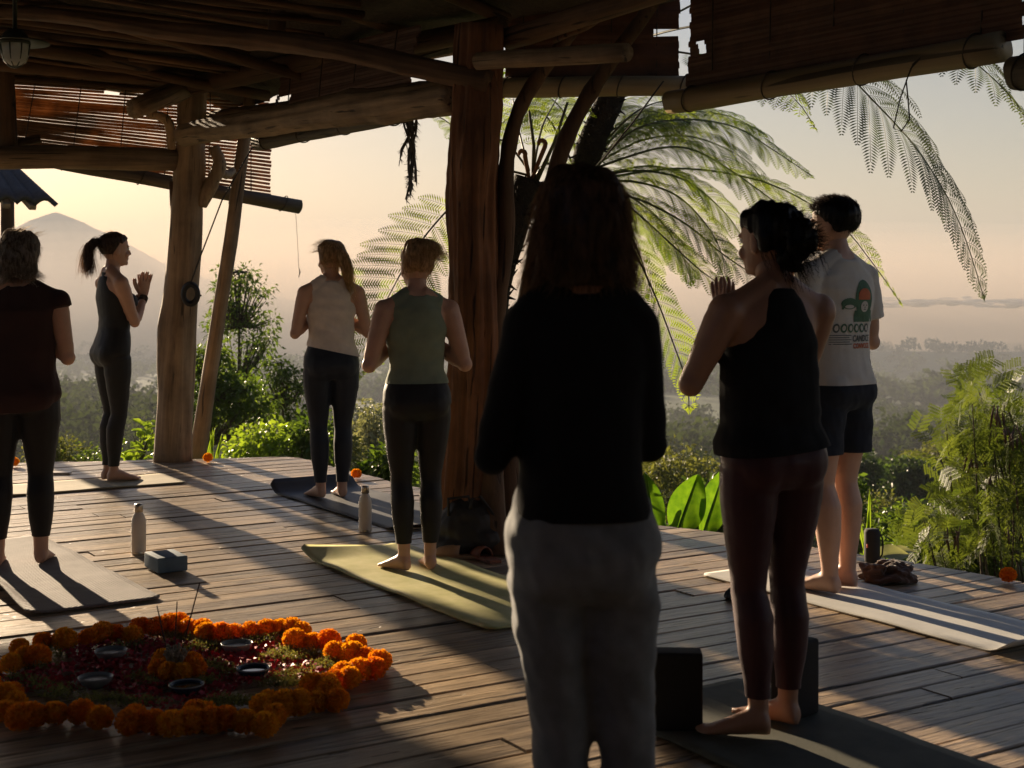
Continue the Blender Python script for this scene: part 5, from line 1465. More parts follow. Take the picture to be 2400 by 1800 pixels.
zc_ = [(1540, 690), (1640, 720), (1770, 725), (1900, 690), (1590, 610), (1870, 620), (1720, 610)]
pts = [(x * .2411, 1400 + y * .2411) for x, y in za] + [(450 + x * .2411, 1400 + y * .2411) for x, y in zb]
placed = []
for (x, y) in pts:
    s = rr.uniform(.86, 1.12); zz = .036 * s
    p = G(x, y, zz)
    if any((q - p).length < .038 for q in placed): continue
    placed.append(p); marigold(p, s, 'fluffy orange marigold head in the ring of the flower mandala', 'marigolds in the mandala ring')
for (x, y) in zc_:
    s = rr.uniform(.85, 1.05); marigold(G(x * .2411, 1400 + y * .2411, .042), s, 'orange marigold head clustered round the incense at the mandala centre', 'marigolds at the mandala centre')
for (x, y, l) in [(487, 1072, 'single marigold at the deck edge beside the left log post'), (835, 1110, 'single marigold at the deck edge beyond the charcoal mat'), (2363, 1347, 'single marigold at the deck edge beyond the brown scarf'), (1950, 1277, 'single marigold at the deck edge behind the bare legs'), (33, 1082, 'single marigold at the deck edge beyond the curly haired person')]:
    marigold(G(x, y, .037), .9, l)
# red petals
CEN = G(415, 1566); RX, RY = .66, .56
rs = np.random.RandomState(12)
m_pet = plain('red_petal', (.55, .035, .05), .6, .4, 40, 0); N = 3600
ang = rs.uniform(0, 2 * pi, N); rad = np.sqrt(rs.uniform(.02, 1, N)); star = .78 + .2 * np.cos(ang * 5 + .6)
c = np.stack([CEN.x + RX * rad * star * np.cos(ang), CEN.y + RY * rad * star * np.sin(ang), rs.uniform(.006, .022, N)], 1)
nrm = rs.normal(size=(N, 3)) * .6 + np.array([0, 0, 1]); nrm /= np.linalg.norm(nrm, axis=1, keepdims=True)
a = np.cross(nrm, rs.normal(size=(N, 3))); a /= np.linalg.norm(a, axis=1, keepdims=True); b_ = np.cross(nrm, a); sz = rs.uniform(.008, .015, (N, 1))
v_ = np.stack([c - a * sz, c + b_ * sz * .7 + nrm * sz * .5, c + a * sz, c - b_ * sz * .7 + nrm * sz * .4], 1).reshape(-1, 3); v_[:, 2] = np.maximum(v_[:, 2], .003)
q = np.arange(N)[:, None] * 4 + np.array([[0, 1, 2, 3]])
o = obj('petals', big_mesh('petals', v_, q, m_pet)); tag(o, 'scattered red petals filling the flower mandala', 'petals', kind='stuff')
# pale moss tufts
m_moss = leaf_mat('moss', (.10, .105, .035), (.30, .29, .12), .3, .8, 30)
tuft = [(430, 505), (520, 480), (600, 480), (300, 560), (250, 640), (480, 560), (120, 800), (400, 690), (1150, 500), (1350, 480), (1540, 360), (1650, 320), (1700, 390), (1780, 380), (1850, 420), (1900, 500), (2000, 440), (600, 900), (450, 880), (330, 840), (1130, 1000), (1300, 1030), (1450, 1030), (900, 1000), (1450, 830), (1350, 790), (1950, 830), (560, 960)]
tb = [(60, 430), (160, 470), (220, 500), (40, 500), (300, 440), (610, 420), (700, 440), (820, 420), (880, 380), (760, 590), (830, 560), (930, 520), (960, 600), (1130, 580), (1200, 550), (1260, 680), (1330, 640), (900, 770), (1050, 760), (800, 830), (900, 860), (1000, 850), (180, 660), (270, 700), (330, 740), (150, 830), (300, 1010), (400, 1030), (500, 1020), (200, 1050)]
tp_ = [G(x * .2411, 1400 + y * .2411, .012) for x, y in tuft] + [G(450 + x * .2411, 1400 + y * .2411, .012) for x, y in tb]
mv, mq = [], []; nb_ = 0
for t_ in tp_:
    n_ = 330; cen = np.array(t_); off = rs.normal(size=(n_, 3)) * np.array([.034, .024, .011]); off[:, 2] = np.abs(off[:, 2]) * (1.0 - np.clip(np.abs(off[:, 0]) / .1, 0, .8))
    p = cen + off; d = rs.normal(size=(n_, 3)) + np.array([0, 0, .8]); d /= np.linalg.norm(d, axis=1, keepdims=True); s_ = np.cross(d, rs.normal(size=(n_, 3))); s_ /= np.linalg.norm(s_, axis=1, keepdims=True)
    L_ = rs.uniform(.005, .011, (n_, 1)); w_ = .0017
    vv_ = np.stack([p - s_ * w_, p + s_ * w_, p + d * L_ + s_ * w_ * .6, p + d * L_ - s_ * w_ * .6], 1).reshape(-1, 3); vv_[:, 2] = np.maximum(vv_[:, 2], .003)
    mv.append(vv_); mq.append(np.arange(n_)[:, None] * 4 + np.array([[0, 1, 2, 3]]) + nb_); nb_ += n_ * 4
o = obj('moss', big_mesh('moss', np.concatenate(mv), np.concatenate(mq), m_moss)); tag(o, 'pale green moss tufts laid in arcs inside the flower mandala', 'moss', kind='stuff')
# bowls
m_bowl = plain('blue_glaze', (.025, .045, .075), .25, .2, bmp=0); m_rim = plain('pale_glaze', (.24, .24, .22), .35, .1, bmp=0); m_wat = plain('bowl_water', (.02, .025, .025), .05, .1, bmp=0)
for (x, y, mt, l) in [(260, 1540, m_rim, 'shallow pale bowl on the shaded petals nearest the ribbed mat'), (224, 1604, m_rim, 'shallow pale bowl on shaded petals beside the left moss arc'), (437, 1621, m_bowl, 'dark blue bowl in front of the incense cluster'), (594, 1582, m_bowl, 'blue bowl on bright red petals right of the incense'), (555, 1523, m_rim, 'pale bowl on sunlit petals behind the blue bowl')]:
    g = G(x, y + 8, .004); root = empty('offering_bowl', g, 0, l, 'bowl')
    R = .058
    mb = MB(); mb.lathe([(.001, .002), (.026, .002), (.028, .005), (.045, .015), (R * .97, .031), (R, .036)], 28, tuple(g)); mb.lathe([(R * .95, .034), (.042, .018), (.02, .007), (.001, .006)], 28, tuple(g)); mb.obj('bowl_body', m_bowl if mt is m_bowl else m_rim, root)
    mb = MB(); mb.lathe([(R, .035), (R * 1.01, .038), (R * .98, .040), (R * .94, .035)], 28, tuple(g)); mb.obj('rim', m_rim, root)
    mb = MB(); mb.lathe([(.001, .029), (R * .86, .029)], 28, tuple(g)); mb.obj('water', m_rim if mt is m_rim else m_wat, root)
# incense
m_inc = plain('incense', (.07, .03, .02), .9)
b0 = G(402, 1527, .10); fan = MB()
for (x, y) in [(368, 1420), (415, 1410), (468, 1366)]:
    t_ = P(x, y, G(407, 1570).y + rr.uniform(-.02, .02)); b_ = G(407 + (x - 415) * .12, 1572, .03)
    mb = MB(); mb.tube([b_, b_.lerp(t_, .5), t_], [.0022, .0026, .0022], 6); tag(mb.obj('incense_stick', m_inc), {368: 'incense stick leaning towards the ribbed mat', 415: 'upright incense stick in the mandala centre', 468: 'longest incense stick leaning towards the slate blue block'}[x], 'incense')
g = G(412, 1575, .03); mb = MB()
for k in range(90):
    d = Vector((rr.uniform(-.6, .6), rr.uniform(-.6, .6), 1)).normalized(); e_ = g + d * rr.uniform(.04, .095)
    mb.tube([g + Vector((rr.uniform(-.012, .012), rr.uniform(-.012, .012), 0)), e_], [.0016, .0026], 4, False)
    mb.ball(e_, rr.uniform(.003, .006), 5, 4)
tag(mb.obj('dried_flowers', plain('dried_flower', (.30, .26, .18), .9)), 'small tuft of dried pale flowers at the mandala centre', 'flowers')
# ------------------------------------------------------------------ vegetation
def leaf_arrays(base, d, nrm, L, W, fold=.25, droop=0.15, flat=False):
    """two triangles a side: a folded leaf. all arrays N x 3, L and W N x 1"""
    d = d / (np.linalg.norm(d, axis=1, keepdims=True) + 1e-9)
    s = np.cross(d, nrm); s /= (np.linalg.norm(s, axis=1, keepdims=True) + 1e-9)
    n = np.cross(s, d)
    mid = base + d * L * .45 + n * L * droop * .3
    tip = base + d * L - np.array([0, 0, 1]) * L * droop
    l_ = mid - s * W * .5 + n * W * fold; r_ = mid + s * W * .5 + n * W * fold
    if flat:
        k_ = np.arange(len(base))[:, None] * 4
        return np.stack([base, l_, tip, r_], 1).reshape(-1, 3), np.concatenate([k_ + np.array([[0, 2, 1]]), k_ + np.array([[0, 3, 2]])])
    v_ = np.stack([base, l_, tip, r_, mid], 1).reshape(-1, 3)
    k_ = np.arange(len(base))[:, None] * 5
    t = np.concatenate([k_ + np.array([[0, 4, 1]]), k_ + np.array([[1, 4, 2]]), k_ + np.array([[0, 3, 4]]), k_ + np.array([[3, 2, 4]])])
    return v_, t
def rand_dir(rs, n, up=0.0):
    d = rs.normal(size=(n, 3)); d /= np.linalg.norm(d, axis=1, keepdims=True); d[:, 2] += up
    return d / np.linalg.norm(d, axis=1, keepdims=True)
def crown_mesh(name, clumps, rs, per, L, W, mat, up=.0, hang=.3, sphere=True):
    B, D, Nn, LL, WW = [], [], [], [], []
    for (c, r) in clumps:
        n = max(6, int(per * rs.uniform(.7, 1.3)))
        o_ = rand_dir(rs, n) * (rs.uniform(0.25, 1, (n, 1)) ** .6) * np.array(r if hasattr(r, '__len__') else (r, r, r * .7))
        B.append(np.array(c) + o_); d = o_ / (np.linalg.norm(o_, axis=1, keepdims=True) + 1e-6) + rs.normal(size=(n, 3)) * .6; d[:, 2] -= hang
        D.append(d); Nn.append(rand_dir(rs, n, .8)); l = L * rs.uniform(.6, 1.25, (n, 1)); LL.append(l); WW.append(l * W * rs.uniform(.8, 1.2, (n, 1)))
    v_, t = leaf_arrays(np.concatenate(B), np.concatenate(D), np.concatenate(Nn), np.concatenate(LL), np.concatenate(WW))
    return big_mesh(name, v_, t, mat)
lm_dark = leaf_mat('leaf_dark', (.022, .045, .012), (.06, .10, .025), .45, .4, 3)
lm_mid = leaf_mat('leaf_mid', (.035, .07, .012), (.10, .15, .03), .5, .4, 3)
lm_lime = leaf_mat('leaf_lime', (.10, .17, .02), (.20, .28, .04), .55, .4, 5)
lm_banana = leaf_mat('leaf_banana', (.05, .11, .012), (.11, .19, .02), .5, .3, 14, (1.6, 1.7, .5))
lm_fern = leaf_mat('leaf_fern', (.065, .115, .018), (.19, .25, .045), .6, .45, 2)
lm_fernd = leaf_mat('leaf_fern_grey', (.03, .05, .03), (.075, .10, .05), .4, .5, 2)
lm_olive = leaf_mat('leaf_olive', (.07, .085, .03), (.15, .16, .06), .4, .6, 2)
lm_feather = leaf_mat('leaf_feather', (.05, .08, .018), (.11, .14, .035), .45, .5, 3)
lm_grey = leaf_mat('leaf_silver', (.12, .14, .10), (.26, .27, .20), .35, .5, 3)
lm_forest = leaf_mat('leaf_forest', (.010, .020, .008), (.05, .07, .02), .3, .9, .12, None, .05)
m_bark = wood('bark', (.03, .022, .015), (.12, .09, .06), 'z', 40, .9, .8, False)
m_fernbark = plain('fern_trunk', (.02, .014, .009), .95, .6, 25, 1.0, 60, .03)
m_stalk = plain('frond_stalk', (.06, .065, .02), .6, .3)
m_pod = plain('seed_pod', (.10, .05, .028), .7, .4)
def gz(x, y): return float(ter_z(np.array([x]), np.array([y]))[0])

def tree(name, label, px, d, top_py, crown, mat, seed, leafL=.10, leafW=.4, per=60, trunk_r=.05, cat='tree', lean=0.0, group=None, base_px=None, hang=.3, clump_r=.28):
    """crown: list of (px, py, rx_px, ry_px, number of clumps)"""
    rs = np.random.RandomState(seed); rr = random.Random(seed)
    bx = ((base_px or px) - 1200) / F_PX * d
    b0 = Vector((bx, d, gz(bx, d) - .1)); t0 = P(px, top_py, d)
    root = empty(name, b0, 0, label, cat, group)
    mb = MB(); n = 10
    trunk = []
    for i in range(n + 1):
        t = i / n; trunk.append(b0.lerp(t0, t) + Vector((.10 * sin(t * 5 + seed), .08 * cos(t * 4 + seed), 0)) * trunk_r * 12 * t * (1 - t) * 2)
    mb.tube(trunk, [trunk_r * (1 - .75 * i / n) for i in range(n + 1)], 8)
    clumps = []
    for (cx, cy, rx, ry, m_) in crown:
        for k in range(m_):
            a, q = rr.uniform(0, 6.28), sqrt(rr.random())
            c = P(cx + rx * q * cos(a), cy + ry * q * sin(a), d + rr.uniform(-1, 1) * rx / F_PX * d)
            r = clump_r * rr.uniform(.6, 1.25)
            clumps.append((c, (r, r, r * .65)))
            # twig from the nearest lower trunk point
            tz = min(trunk, key=lambda p: (p - c).length + max(0, p.z - c.z + .1) * 3)
            m1 = tz.lerp(c, .5) + Vector((0, 0, -.08 * (tz - c).length))
            mb.tube([tz, m1, c], [trunk_r * .28, trunk_r * .2, trunk_r * .08], 5, False)
    mb.obj('trunk', m_bark, root)
    me = crown_mesh('crown', clumps, rs, per, leafL, leafW, mat, hang=hang)
    obj('crown', me, root)
    return root
# slender trees beyond the front of the deck
tree('tree', 'slender leafy tree rising beyond the deck beside the left log post', 560, 21, 635, [(555, 660, 42, 32, 24), (540, 740, 55, 40, 26), (570, 850, 60, 50, 20), (605, 770, 45, 45, 26), (570, 690, 70, 30, 18), (520, 760, 40, 30, 10), (610, 810, 40, 20, 12)], lm_mid, 3, .085, .40, 17, .06, base_px=545, clump_r=.19)
tree('tree', 'spreading dark tree hanging over the slope right of the slender tree', 660, 19, 850, [(650, 880, 35, 35, 26), (690, 900, 30, 30, 16), (620, 930, 35, 22, 12), (690, 985, 35, 30, 16), (670, 960, 45, 30, 10)], lm_mid, 5, .085, .42, 20, .045, base_px=690, clump_r=.18)
tree('tree', 'dense bushy tree with glossy leaves close behind the left log post', 490, 17, 830, [(490, 860, 40, 60, 50), (540, 930, 55, 45, 46), (480, 980, 40, 60, 40), (600, 960, 50, 40, 24)], lm_mid, 8, .085, .45, 24, .05, base_px=480, clump_r=.18)
def shrub(label, px, py_top, py_bot, w_px, d, mat, seed, leafL=.09, leafW=.45, n=26, per=45, name='shrub', cat='shrub', hang=.1, clump=.2, group=None):
    rs = np.random.RandomState(seed); rr = random.Random(seed)
    bx = (px - 1200) / F_PX * d; zb = min(gz(bx, d), P(px, py_bot, d).z - .05)
    b0 = Vector((bx, d, zb)); root = empty(name, b0, 0, label, cat, group)
    clumps = []; mb = MB()
    for k in range(n):
        a = rr.uniform(-1, 1); h = rr.random() ** .8
        w_ = w_px * (.55 + .45 * sqrt(max(0, 1 - (h * 1.0) ** 2)))
        c = P(px + a * w_, py_bot + (py_top - py_bot) * h * (1 - .35 * a * a), d + rr.uniform(-1, 1) * w_px / F_PX * d * .8)
        r = clump * rr.uniform(.6, 1.3); clumps.append((c, (r, r, r * .7)))
        mb.tube([b0, b0.lerp(c, .5) + Vector((rr.uniform(-.1, .1), rr.uniform(-.1, .1), .05)), c], [.012, .008, .003], 5, False)
    mb.obj('stem', m_bark, root)
    obj('crown', crown_mesh('crown', clumps, rs, per, leafL, leafW, mat, hang=hang), root)
    return root
shrub('low bright shrub along the deck edge between the two front trees', 620, 1010, 1090, 75, 13.5, lm_lime, 11, .07, .5, 40, 40)
shrub('low dark green shrub below the spreading tree at the deck corner', 735, 985, 1110, 40, 13, lm_mid, 12, .07, .5, 30, 40)
shrub('bush with small pale leaves below the deck edge left of the ponytailed person', 130, 1030, 1110, 45, 13.5, lm_olive, 13, .05, .5, 26, 40)
shrub('tiny green bush peeping over the deck behind the teacher', 212, 1062, 1100, 22, 13.5, lm_mid, 14, .05, .5, 12, 40)
shrub('silvery shrub on the slope between the cream and the sage tops', 858, 930, 1080, 42, 22, lm_grey, 15, .10, .35, 46, 40)
shrub('leafy green shrub at the deck edge beside the sage tank top person', 905, 1060, 1150, 48, 12, lm_mid, 16, .08, .4, 36, 40)
shrub('yellowish shrub on the slope left of the silvery shrub', 790, 1010, 1100, 40, 18, lm_olive, 17, .09, .45, 30, 40)
shrub('shrub thicket behind the banana leaves', 1590, 1040, 1240, 110, 17, lm_olive, 18, .08, .42, 70, 45)
shrub('dark shrub tucked between the banana leaves and the plum leggings', 1670, 1150, 1260, 40, 9.8, lm_dark, 19, .07, .45, 30, 40)
shrub('glossy green shrub beyond the speaker', 2130, 1195, 1330, 60, 12, lm_mid, 20, .08, .45, 60, 45)
shrub('low mixed shrub along the right edge of the deck', 2200, 1265, 1370, 120, 10.2, lm_mid, 22, .06, .45, 90, 45)
shrub('dark leafy shrub at the foot of the feathery tree', 2290, 1160, 1330, 70, 13, lm_dark, 23, .08, .45, 60, 45)
shrub('tangle of pale dry shrub under the round tree', 2050, 1160, 1280, 60, 20, lm_olive, 24, .08, .35, 40, 45)
shrub('leafy shrub between the bare legs and the round tree', 1990, 1120, 1290, 36, 15, lm_mid, 25, .09, .4, 40, 45)
tree('tree', 'dense round dark tree standing below the right side of the deck', 2135, 48, 1100, [(2135, 1150, 62, 62, 130), (2120, 1190, 70, 40, 50)], lm_dark, 31, .24, .45, 60, .12, clump_r=.5, hang=.1)
tree('tree', 'tall narrow dark tree behind the bare legs', 2020, 44, 1080, [(2018, 1110, 24, 45, 40), (2025, 1180, 32, 40, 34)], lm_dark, 32, .22, .45, 50, .1, clump_r=.45, hang=.1)
tree('tree', 'pale spreading tree on the slope behind the round tree', 2230, 62, 1060, [(2240, 1080, 70, 36, 70), (2180, 1090, 50, 26, 40)], lm_olive, 33, .26, .42, 50, .12, clump_r=.6, hang=.1)
# broad heart-shaped leaves by the left post
def big_leaf(base, d, up, L, W, mat, root, wav=.02, fold=.12, droop=.3, n=12, m_=4, seed=0, notch=0):
    rr = random.Random(seed); d = Vector(d).normalized(); s = d.cross(Vector(up)).normalized(); nn = s.cross(d)
    vs_ = []; c = Vector(base)
    for i in range(n + 1):
        t = i / n; w = W * (sin(pi * min(1, t * .94 + .06)) ** .75) * (1 - .25 * t)
        c2 = Vector(base) + d * (L * t) + Vector((0, 0, -droop * L * t * t))
        for j in range(-m_, m_ + 1):
            q = j / m_
            z_ = fold * W * abs(q) * (1 - .3 * t) + wav * sin(t * 9 + j * .8 + seed) * abs(q) + (.0035 * (i % 2) * min(1, abs(q) * 2) if n > 30 else 0)
            vs_.append(tuple(c2 + s * (w * q * .5) + nn * z_))
    k_ = 2 * m_ + 1
    fs = [(i * k_ + j, i * k_ + j + 1, (i + 1) * k_ + j + 1, (i + 1) * k_ + j) for i in range(n) for j in range(k_ - 1)]
    o = obj('leaf', mesh('leaf', vs_, fs, mat), root)
    mb = MB(); mb.tube([Vector(base) + d * (L * t) + Vector((0, 0, -droop * L * t * t - .003)) for t in np.linspace(0, .96, 8)], [W * .03 * (1 - .8 * i / 7) + .001 for i in range(8)], 6); mb.obj('midrib', mat, o) if False else mb.obj('midrib', mat, root)
    return o
rt = empty('broad_leaf_plant', P(325, 1090, 12), 0, 'clump of bright round leaves growing against the left log post', 'plant')
rr = random.Random(3)
for k in range(46):
    px, py = rr.uniform(285, 372), rr.uniform(985, 1078)
    if px < 330 and py < 1030: px += 40
    b_ = P(px, py, 12 + rr.uniform(-.3, .4)); big_leaf(b_, (rr.uniform(-1, 1), rr.uniform(-.8, .3), rr.uniform(-.2, .5)), (rr.uniform(-.4, .4), rr.uniform(-.4, .4), 1), rr.uniform(.07, .13), rr.uniform(.06, .11), lm_lime, rt, .004, .15, .25, 6, 2, k)
mb = MB()
for k in range(14): mb.tube([P(325, 1100, 12), P(rr.uniform(295, 365), rr.uniform(1000, 1060), 12)], [.006, .003], 5, False)
mb.obj('stem', m_stalk, rt)
rt = empty('strap_leaf_plant', P(300, 1085, 11.9), 0, 'arching strap leaves beside the clump of round leaves', 'plant')
for k in range(7):
    b_ = P(302 + k * 3, 1082, 11.9); big_leaf(b_, (-.5 + k * .14, -.3, .75), (0, -1, .4), .34, .035, lm_lime, rt, .002, .2, .75, 10, 2, k)
rt = empty('grass_clump', P(500, 1085, 11.9), 0, 'upright grass blades at the deck edge right of the left log post', 'grass')
for k in range(12):
    b_ = P(rr.choice([468, 480, 492, 505, 533]) + rr.uniform(-5, 5), 1082, 11.8); big_leaf(b_, (rr.uniform(-.2, .3), 0, 1), (0, -1, .1), rr.uniform(.15, .34), .018, lm_lime, rt, .001, .2, .05, 6, 2, k)
# banana plant
rt = empty('banana_plant', P(1560, 1260, 8.9), 0, 'young banana plant with backlit bright green leaves at the deck edge', 'plant')
for (px, py, tx, ty, W, sd) in [(1535, 1250, 1512, 1100, .20, 1), (1585, 1250, 1635, 1108, .27, 2), (1645, 1255, 1700, 1090, .22, 3), (1552, 1252, 1535, 1165, .09, 4)]:
    a, b_ = P(px, py, 8.9), P(tx, ty, 8.75 + .1 * sd); d = b_ - a
    big_leaf(a, d, (0.15 * (sd - 2), -1, .15), d.length, W, lm_banana, rt, .016, .28, .02, 44, 5, sd)
mb = MB(); mb.tube([P(1575, 1400, 8.95), P(1570, 1245, 8.9)], [.05, .035], 10); mb.obj('stem', lm_mid, rt)
rt = empty('reed_plant', P(1965, 1300, 7.9), 0, 'narrow bright reed leaves behind the bare legs', 'plant')
for k in range(9):
    x = [1945, 1952, 1960, 2030, 2034, 2024, 1955, 2028, 1948][k]; b_ = P(x, 1300, 7.8); big_leaf(b_, (rr.uniform(-.2, .2), 0, 1), (0, -1, .1), rr.uniform(.18, .42), .026, lm_lime, rt, .002, .2, .1, 8, 2, k)
rt = empty('taro_plant', P(2090, 1310, 8.2), 0, 'pale waxy broad leaf lying over the deck edge beside the speaker', 'plant')
big_leaf(P(2062, 1306, 7.9), (1, .4, .22), (0, -.6, 1), .20, .16, lm_grey, rt, .006, .12, .2, 10, 4, 5); big_leaf(P(2085, 1300, 8.1), (1, .5, .3), (0, -.5, 1), .22, .10, lm_grey, rt, .006, .12, .3, 10, 4, 6)

# ------------------------------------------------------------------ tree ferns
def frond(root, pts, mat, pin=.36, nsp=24, pnl=.088, hang=.5, seed=0, side=(1, 1), t0=.12, rach=.0075, up=None, spacing=.0165, gap=.080):
    rs = np.random.RandomState(seed)
    pts = np.array([tuple(p) for p in pts], float)
    # resample the stalk
    seg = np.linalg.norm(np.diff(pts, axis=0), axis=1); cum = np.concatenate([[0], np.cumsum(seg)]); Lr = cum[-1]
    def cr(s):
        s = np.clip(s, 0, Lr); i = np.clip(np.searchsorted(cum, s, 'right') - 1, 0, len(pts) - 2); t = ((s - cum[i]) / seg[i])[:, None]
        p0 = pts[np.maximum(i - 1, 0)]; p1 = pts[i]; p2 = pts[i + 1]; p3 = pts[np.minimum(i + 2, len(pts) - 1)]
        return .5 * (2 * p1 + (p2 - p0) * t + (2 * p0 - 5 * p1 + 4 * p2 - p3) * t ** 2 + (3 * p1 - 3 * p2 + p3 - p0) * t ** 3)
    st = cr(np.linspace(0, Lr, 26))
    f = obj('frond', None, root) if False else None
    mb = MB(); mb.tube([Vector(p) for p in st], [rach * (1 - .8 * i / 25) + .0012 for i in range(26)], 6)
    upv = np.array(up if up is not None else (0, -.35, 1.0)); upv = upv / np.linalg.norm(upv)
    ns = int(Lr * (1 - t0) / gap)
    B, D, Nn, LL, WW = [], [], [], [], []; pin_v, pin_q = [], []
    for k in range(ns):
        u = t0 + (1 - t0) * (k + .5) / ns
        p = cr(np.array([u * Lr]))[0]; tg = cr(np.array([min(u * Lr + .03, Lr)]))[0] - cr(np.array([max(u * Lr - .03, 0)]))[0]; tg /= np.linalg.norm(tg) + 1e-9
        lat = np.cross(tg, upv); lat /= np.linalg.norm(lat) + 1e-9; nr = np.cross(lat, tg)
        prof = min(1, .45 + 1.6 * (u - t0)) * min(1, ((1 - u) / .42)) ** .8
        Lp = max(.03, pin * prof) * rs.uniform(.9, 1.08)
        for sd in (-1, 1):
            if not side[0 if sd < 0 else 1]: continue
            d = lat * sd * .9 + tg * .42 + nr * .22 + rs.normal(size=3) * .05; d /= np.linalg.norm(d)
            n_ = max(4, int(Lp / spacing)); q = p.copy(); path = [q.copy()]
            for i in range(n_):
                d = d + np.array([0, 0, -1]) * hang * 1.6 / n_ * (.4 + i / n_); d /= np.linalg.norm(d); q = q + d * Lp / n_; path.append(q.copy())
            path = np.array(path); tgp = np.gradient(path, axis=0); tgp /= np.linalg.norm(tgp, axis=1, keepdims=True)
            pl = tg[None, :] - tgp * (tgp @ tg)[:, None]; pl /= np.linalg.norm(pl, axis=1, keepdims=True) + 1e-9; pn = np.cross(pl, tgp)
            tt = np.linspace(0, 1, n_ + 1); w = pnl * np.minimum(1, .55 + 2 * tt) * np.minimum(1, (1.04 - tt) / .5) ** .7 * (.5 + .5 * prof)
            for s2 in (-1, 1):
                B.append(path[1:]); D.append(pl[1:] * s2 + tgp[1:] * .55 - pn[1:] * .08); Nn.append(pn[1:]); LL.append(w[1:, None]); WW.append(np.full((n_, 1), .0095))
            mb.tube([Vector(x) for x in path[::max(1, n_ // 4)]], .0016, 3, False)
    v_, t = leaf_arrays(np.concatenate(B), np.concatenate(D), np.concatenate(Nn), np.concatenate(LL), np.concatenate(WW), .1, .12)
    me1 = mb.mesh('a'); c1 = get_co(me1); f1 = [tuple(p.vertices) for p in me1.polygons]; bpy.data.meshes.remove(me1)
    fs = f1 + [tuple(r) for r in (t + len(c1)).tolist()]
    me = mesh('frond', np.concatenate([c1, v_]), fs, [m_stalk, mat], False)
    me.polygons.foreach_set('material_index', [0] * len(f1) + [1] * len(t))
    return obj('frond', me, root)
def fern_trunk(root, pts, r0, r1, seed):
    o = bent('trunk', pts, [r0 + (r1 - r0) * i / (len(pts) - 1) for i in range(len(pts))], m_fernbark, root, 14, seed)
    rr = random.Random(seed); mb = MB()
    for k in range(220):     # root fibres and old stalk stubs
        i = rr.randrange(len(pts) - 1); p = Vector(pts[i]).lerp(Vector(pts[i + 1]), rr.random()); a = rr.uniform(0, 6.28); R = (r0 + r1) / 2
        q = p + Vector((cos(a), sin(a), 0)) * R * .9; mb.tube([q, q + Vector((cos(a) * .05, sin(a) * .05, rr.uniform(-.04, .06)))], [.012, .003], 4, False)
    tag(mb.obj('fibre', m_fernbark, root), kind='stuff')
def L_(d, *pp): return [P(x, y, d + (q[0] if q else 0)) for (x, y, *q) in pp]
f1 = empty('tree_fern', Vector((.1, 9.3, gz(.1, 9.3))), 0, 'mossy tree fern standing just behind the big reddish post', 'tree fern')
b0 = P(1150, 1300, 9.3); fern_trunk(f1, [Vector((b0.x, 9.3, -1.5)), P(1140, 1000, 9.3), P(1158, 720, 9.3), P(1192, 560, 9.3), P(1240, 420, 9.3)], .085, .10, 2)
frond(f1, L_(9.3, (1235, 410), (1150, 400), (1070, 470), (980, 575), (905, 705), (865, 800), (838, 880)), lm_fern, .46, hang=.12, seed=1, t0=.30, up=(.2, -1, .35))
frond(f1, L_(9.3, (1240, 400), (1180, 330), (1110, 330), (1040, 280), (1000, 262)), lm_fern, .30, hang=.5, seed=2, t0=.3)
frond(f1, L_(9.3, (1250, 400), (1270, 300), (1300, 240, .3), (1320, 200, .5)), lm_fern, .32, hang=.8, seed=3, t0=.25)
frond(f1, L_(9.4, (1240, 400), (1215, 300, .3), (1200, 220, .5), (1190, 160, .6)), lm_fern, .3, hang=.8, seed=4, t0=.25)
for (x, y, r) in [(1222, 360, .028), (1268, 336, .032)]:
    mb = MB(); c = P(x, y, 9.2); pts = [P(1242, 430, 9.25)] + [c + Vector((r * (1 - .10 * i) * cos(t), 0, r * (1 - .10 * i) * sin(t))) for i, t in enumerate(np.linspace(-pi * .5, 2.6 * pi, 16) if False else [(-.6 + .55 * q) for q in range(9)])]
    mb.tube(pts, [.012] + [.016] * 9, 8); mb.obj('fiddlehead', plain('fern_fur', (.16, .07, .025), .9, .3), f1)
for (a, b_) in [((1250, 420), (1240, 260)), ((1255, 430), (1330, 240)), ((1248, 430), (1300, 330))]:
    mb = MB(); mb.tube([P(*a, 9.25), P((a[0] + b_[0]) / 2 + 6, (a[1] + b_[1]) / 2, 9.25), P(*b_, 9.3)], [.016, .012, .009], 7); mb.obj('stalk', m_stalk, f1)
f2 = empty('tree_fern', Vector((.6, 9.7, gz(.6, 9.7))), 0, 'tall tree fern with wide arching fronds behind the bobbed hair person', 'tree fern')
fern_trunk(f2, [Vector((.25, 9.7, -1.6)), P(1300, 700, 9.7), P(1365, 400, 9.65), P(1432, 225, 9.6), P(1450, 120, 9.6)], .085, .095, 6)
frond(f2, L_(9.3, (1390, 400), (1480, 308), (1600, 280), (1720, 297), (1810, 350), (1902, 412)), lm_fern, .44, hang=.85, seed=11, t0=.12)
frond(f2, L_(9.1, (1380, 400), (1470, 368), (1560, 345), (1640, 357), (1760, 432), (1850, 505), (1895, 570)), lm_fern, .42, hang=.75, seed=12, t0=.10)
frond(f2, L_(8.9, (1390, 430), (1480, 425), (1580, 455), (1650, 520), (1690, 590), (1700, 650)), lm_fern, .36, hang=.8, seed=13, t0=.08)
frond(f2, L_(8.8, (1400, 450), (1490, 465), (1600, 520), (1700, 600), (1790, 660), (1830, 700)), lm_fernd, .34, hang=.7, seed=14, t0=.08)
frond(f2, L_(8.6, (1400, 430), (1470, 480), (1560, 560), (1650, 640), (1730, 690)), lm_fern, .32, hang=.7, seed=15, t0=.08)
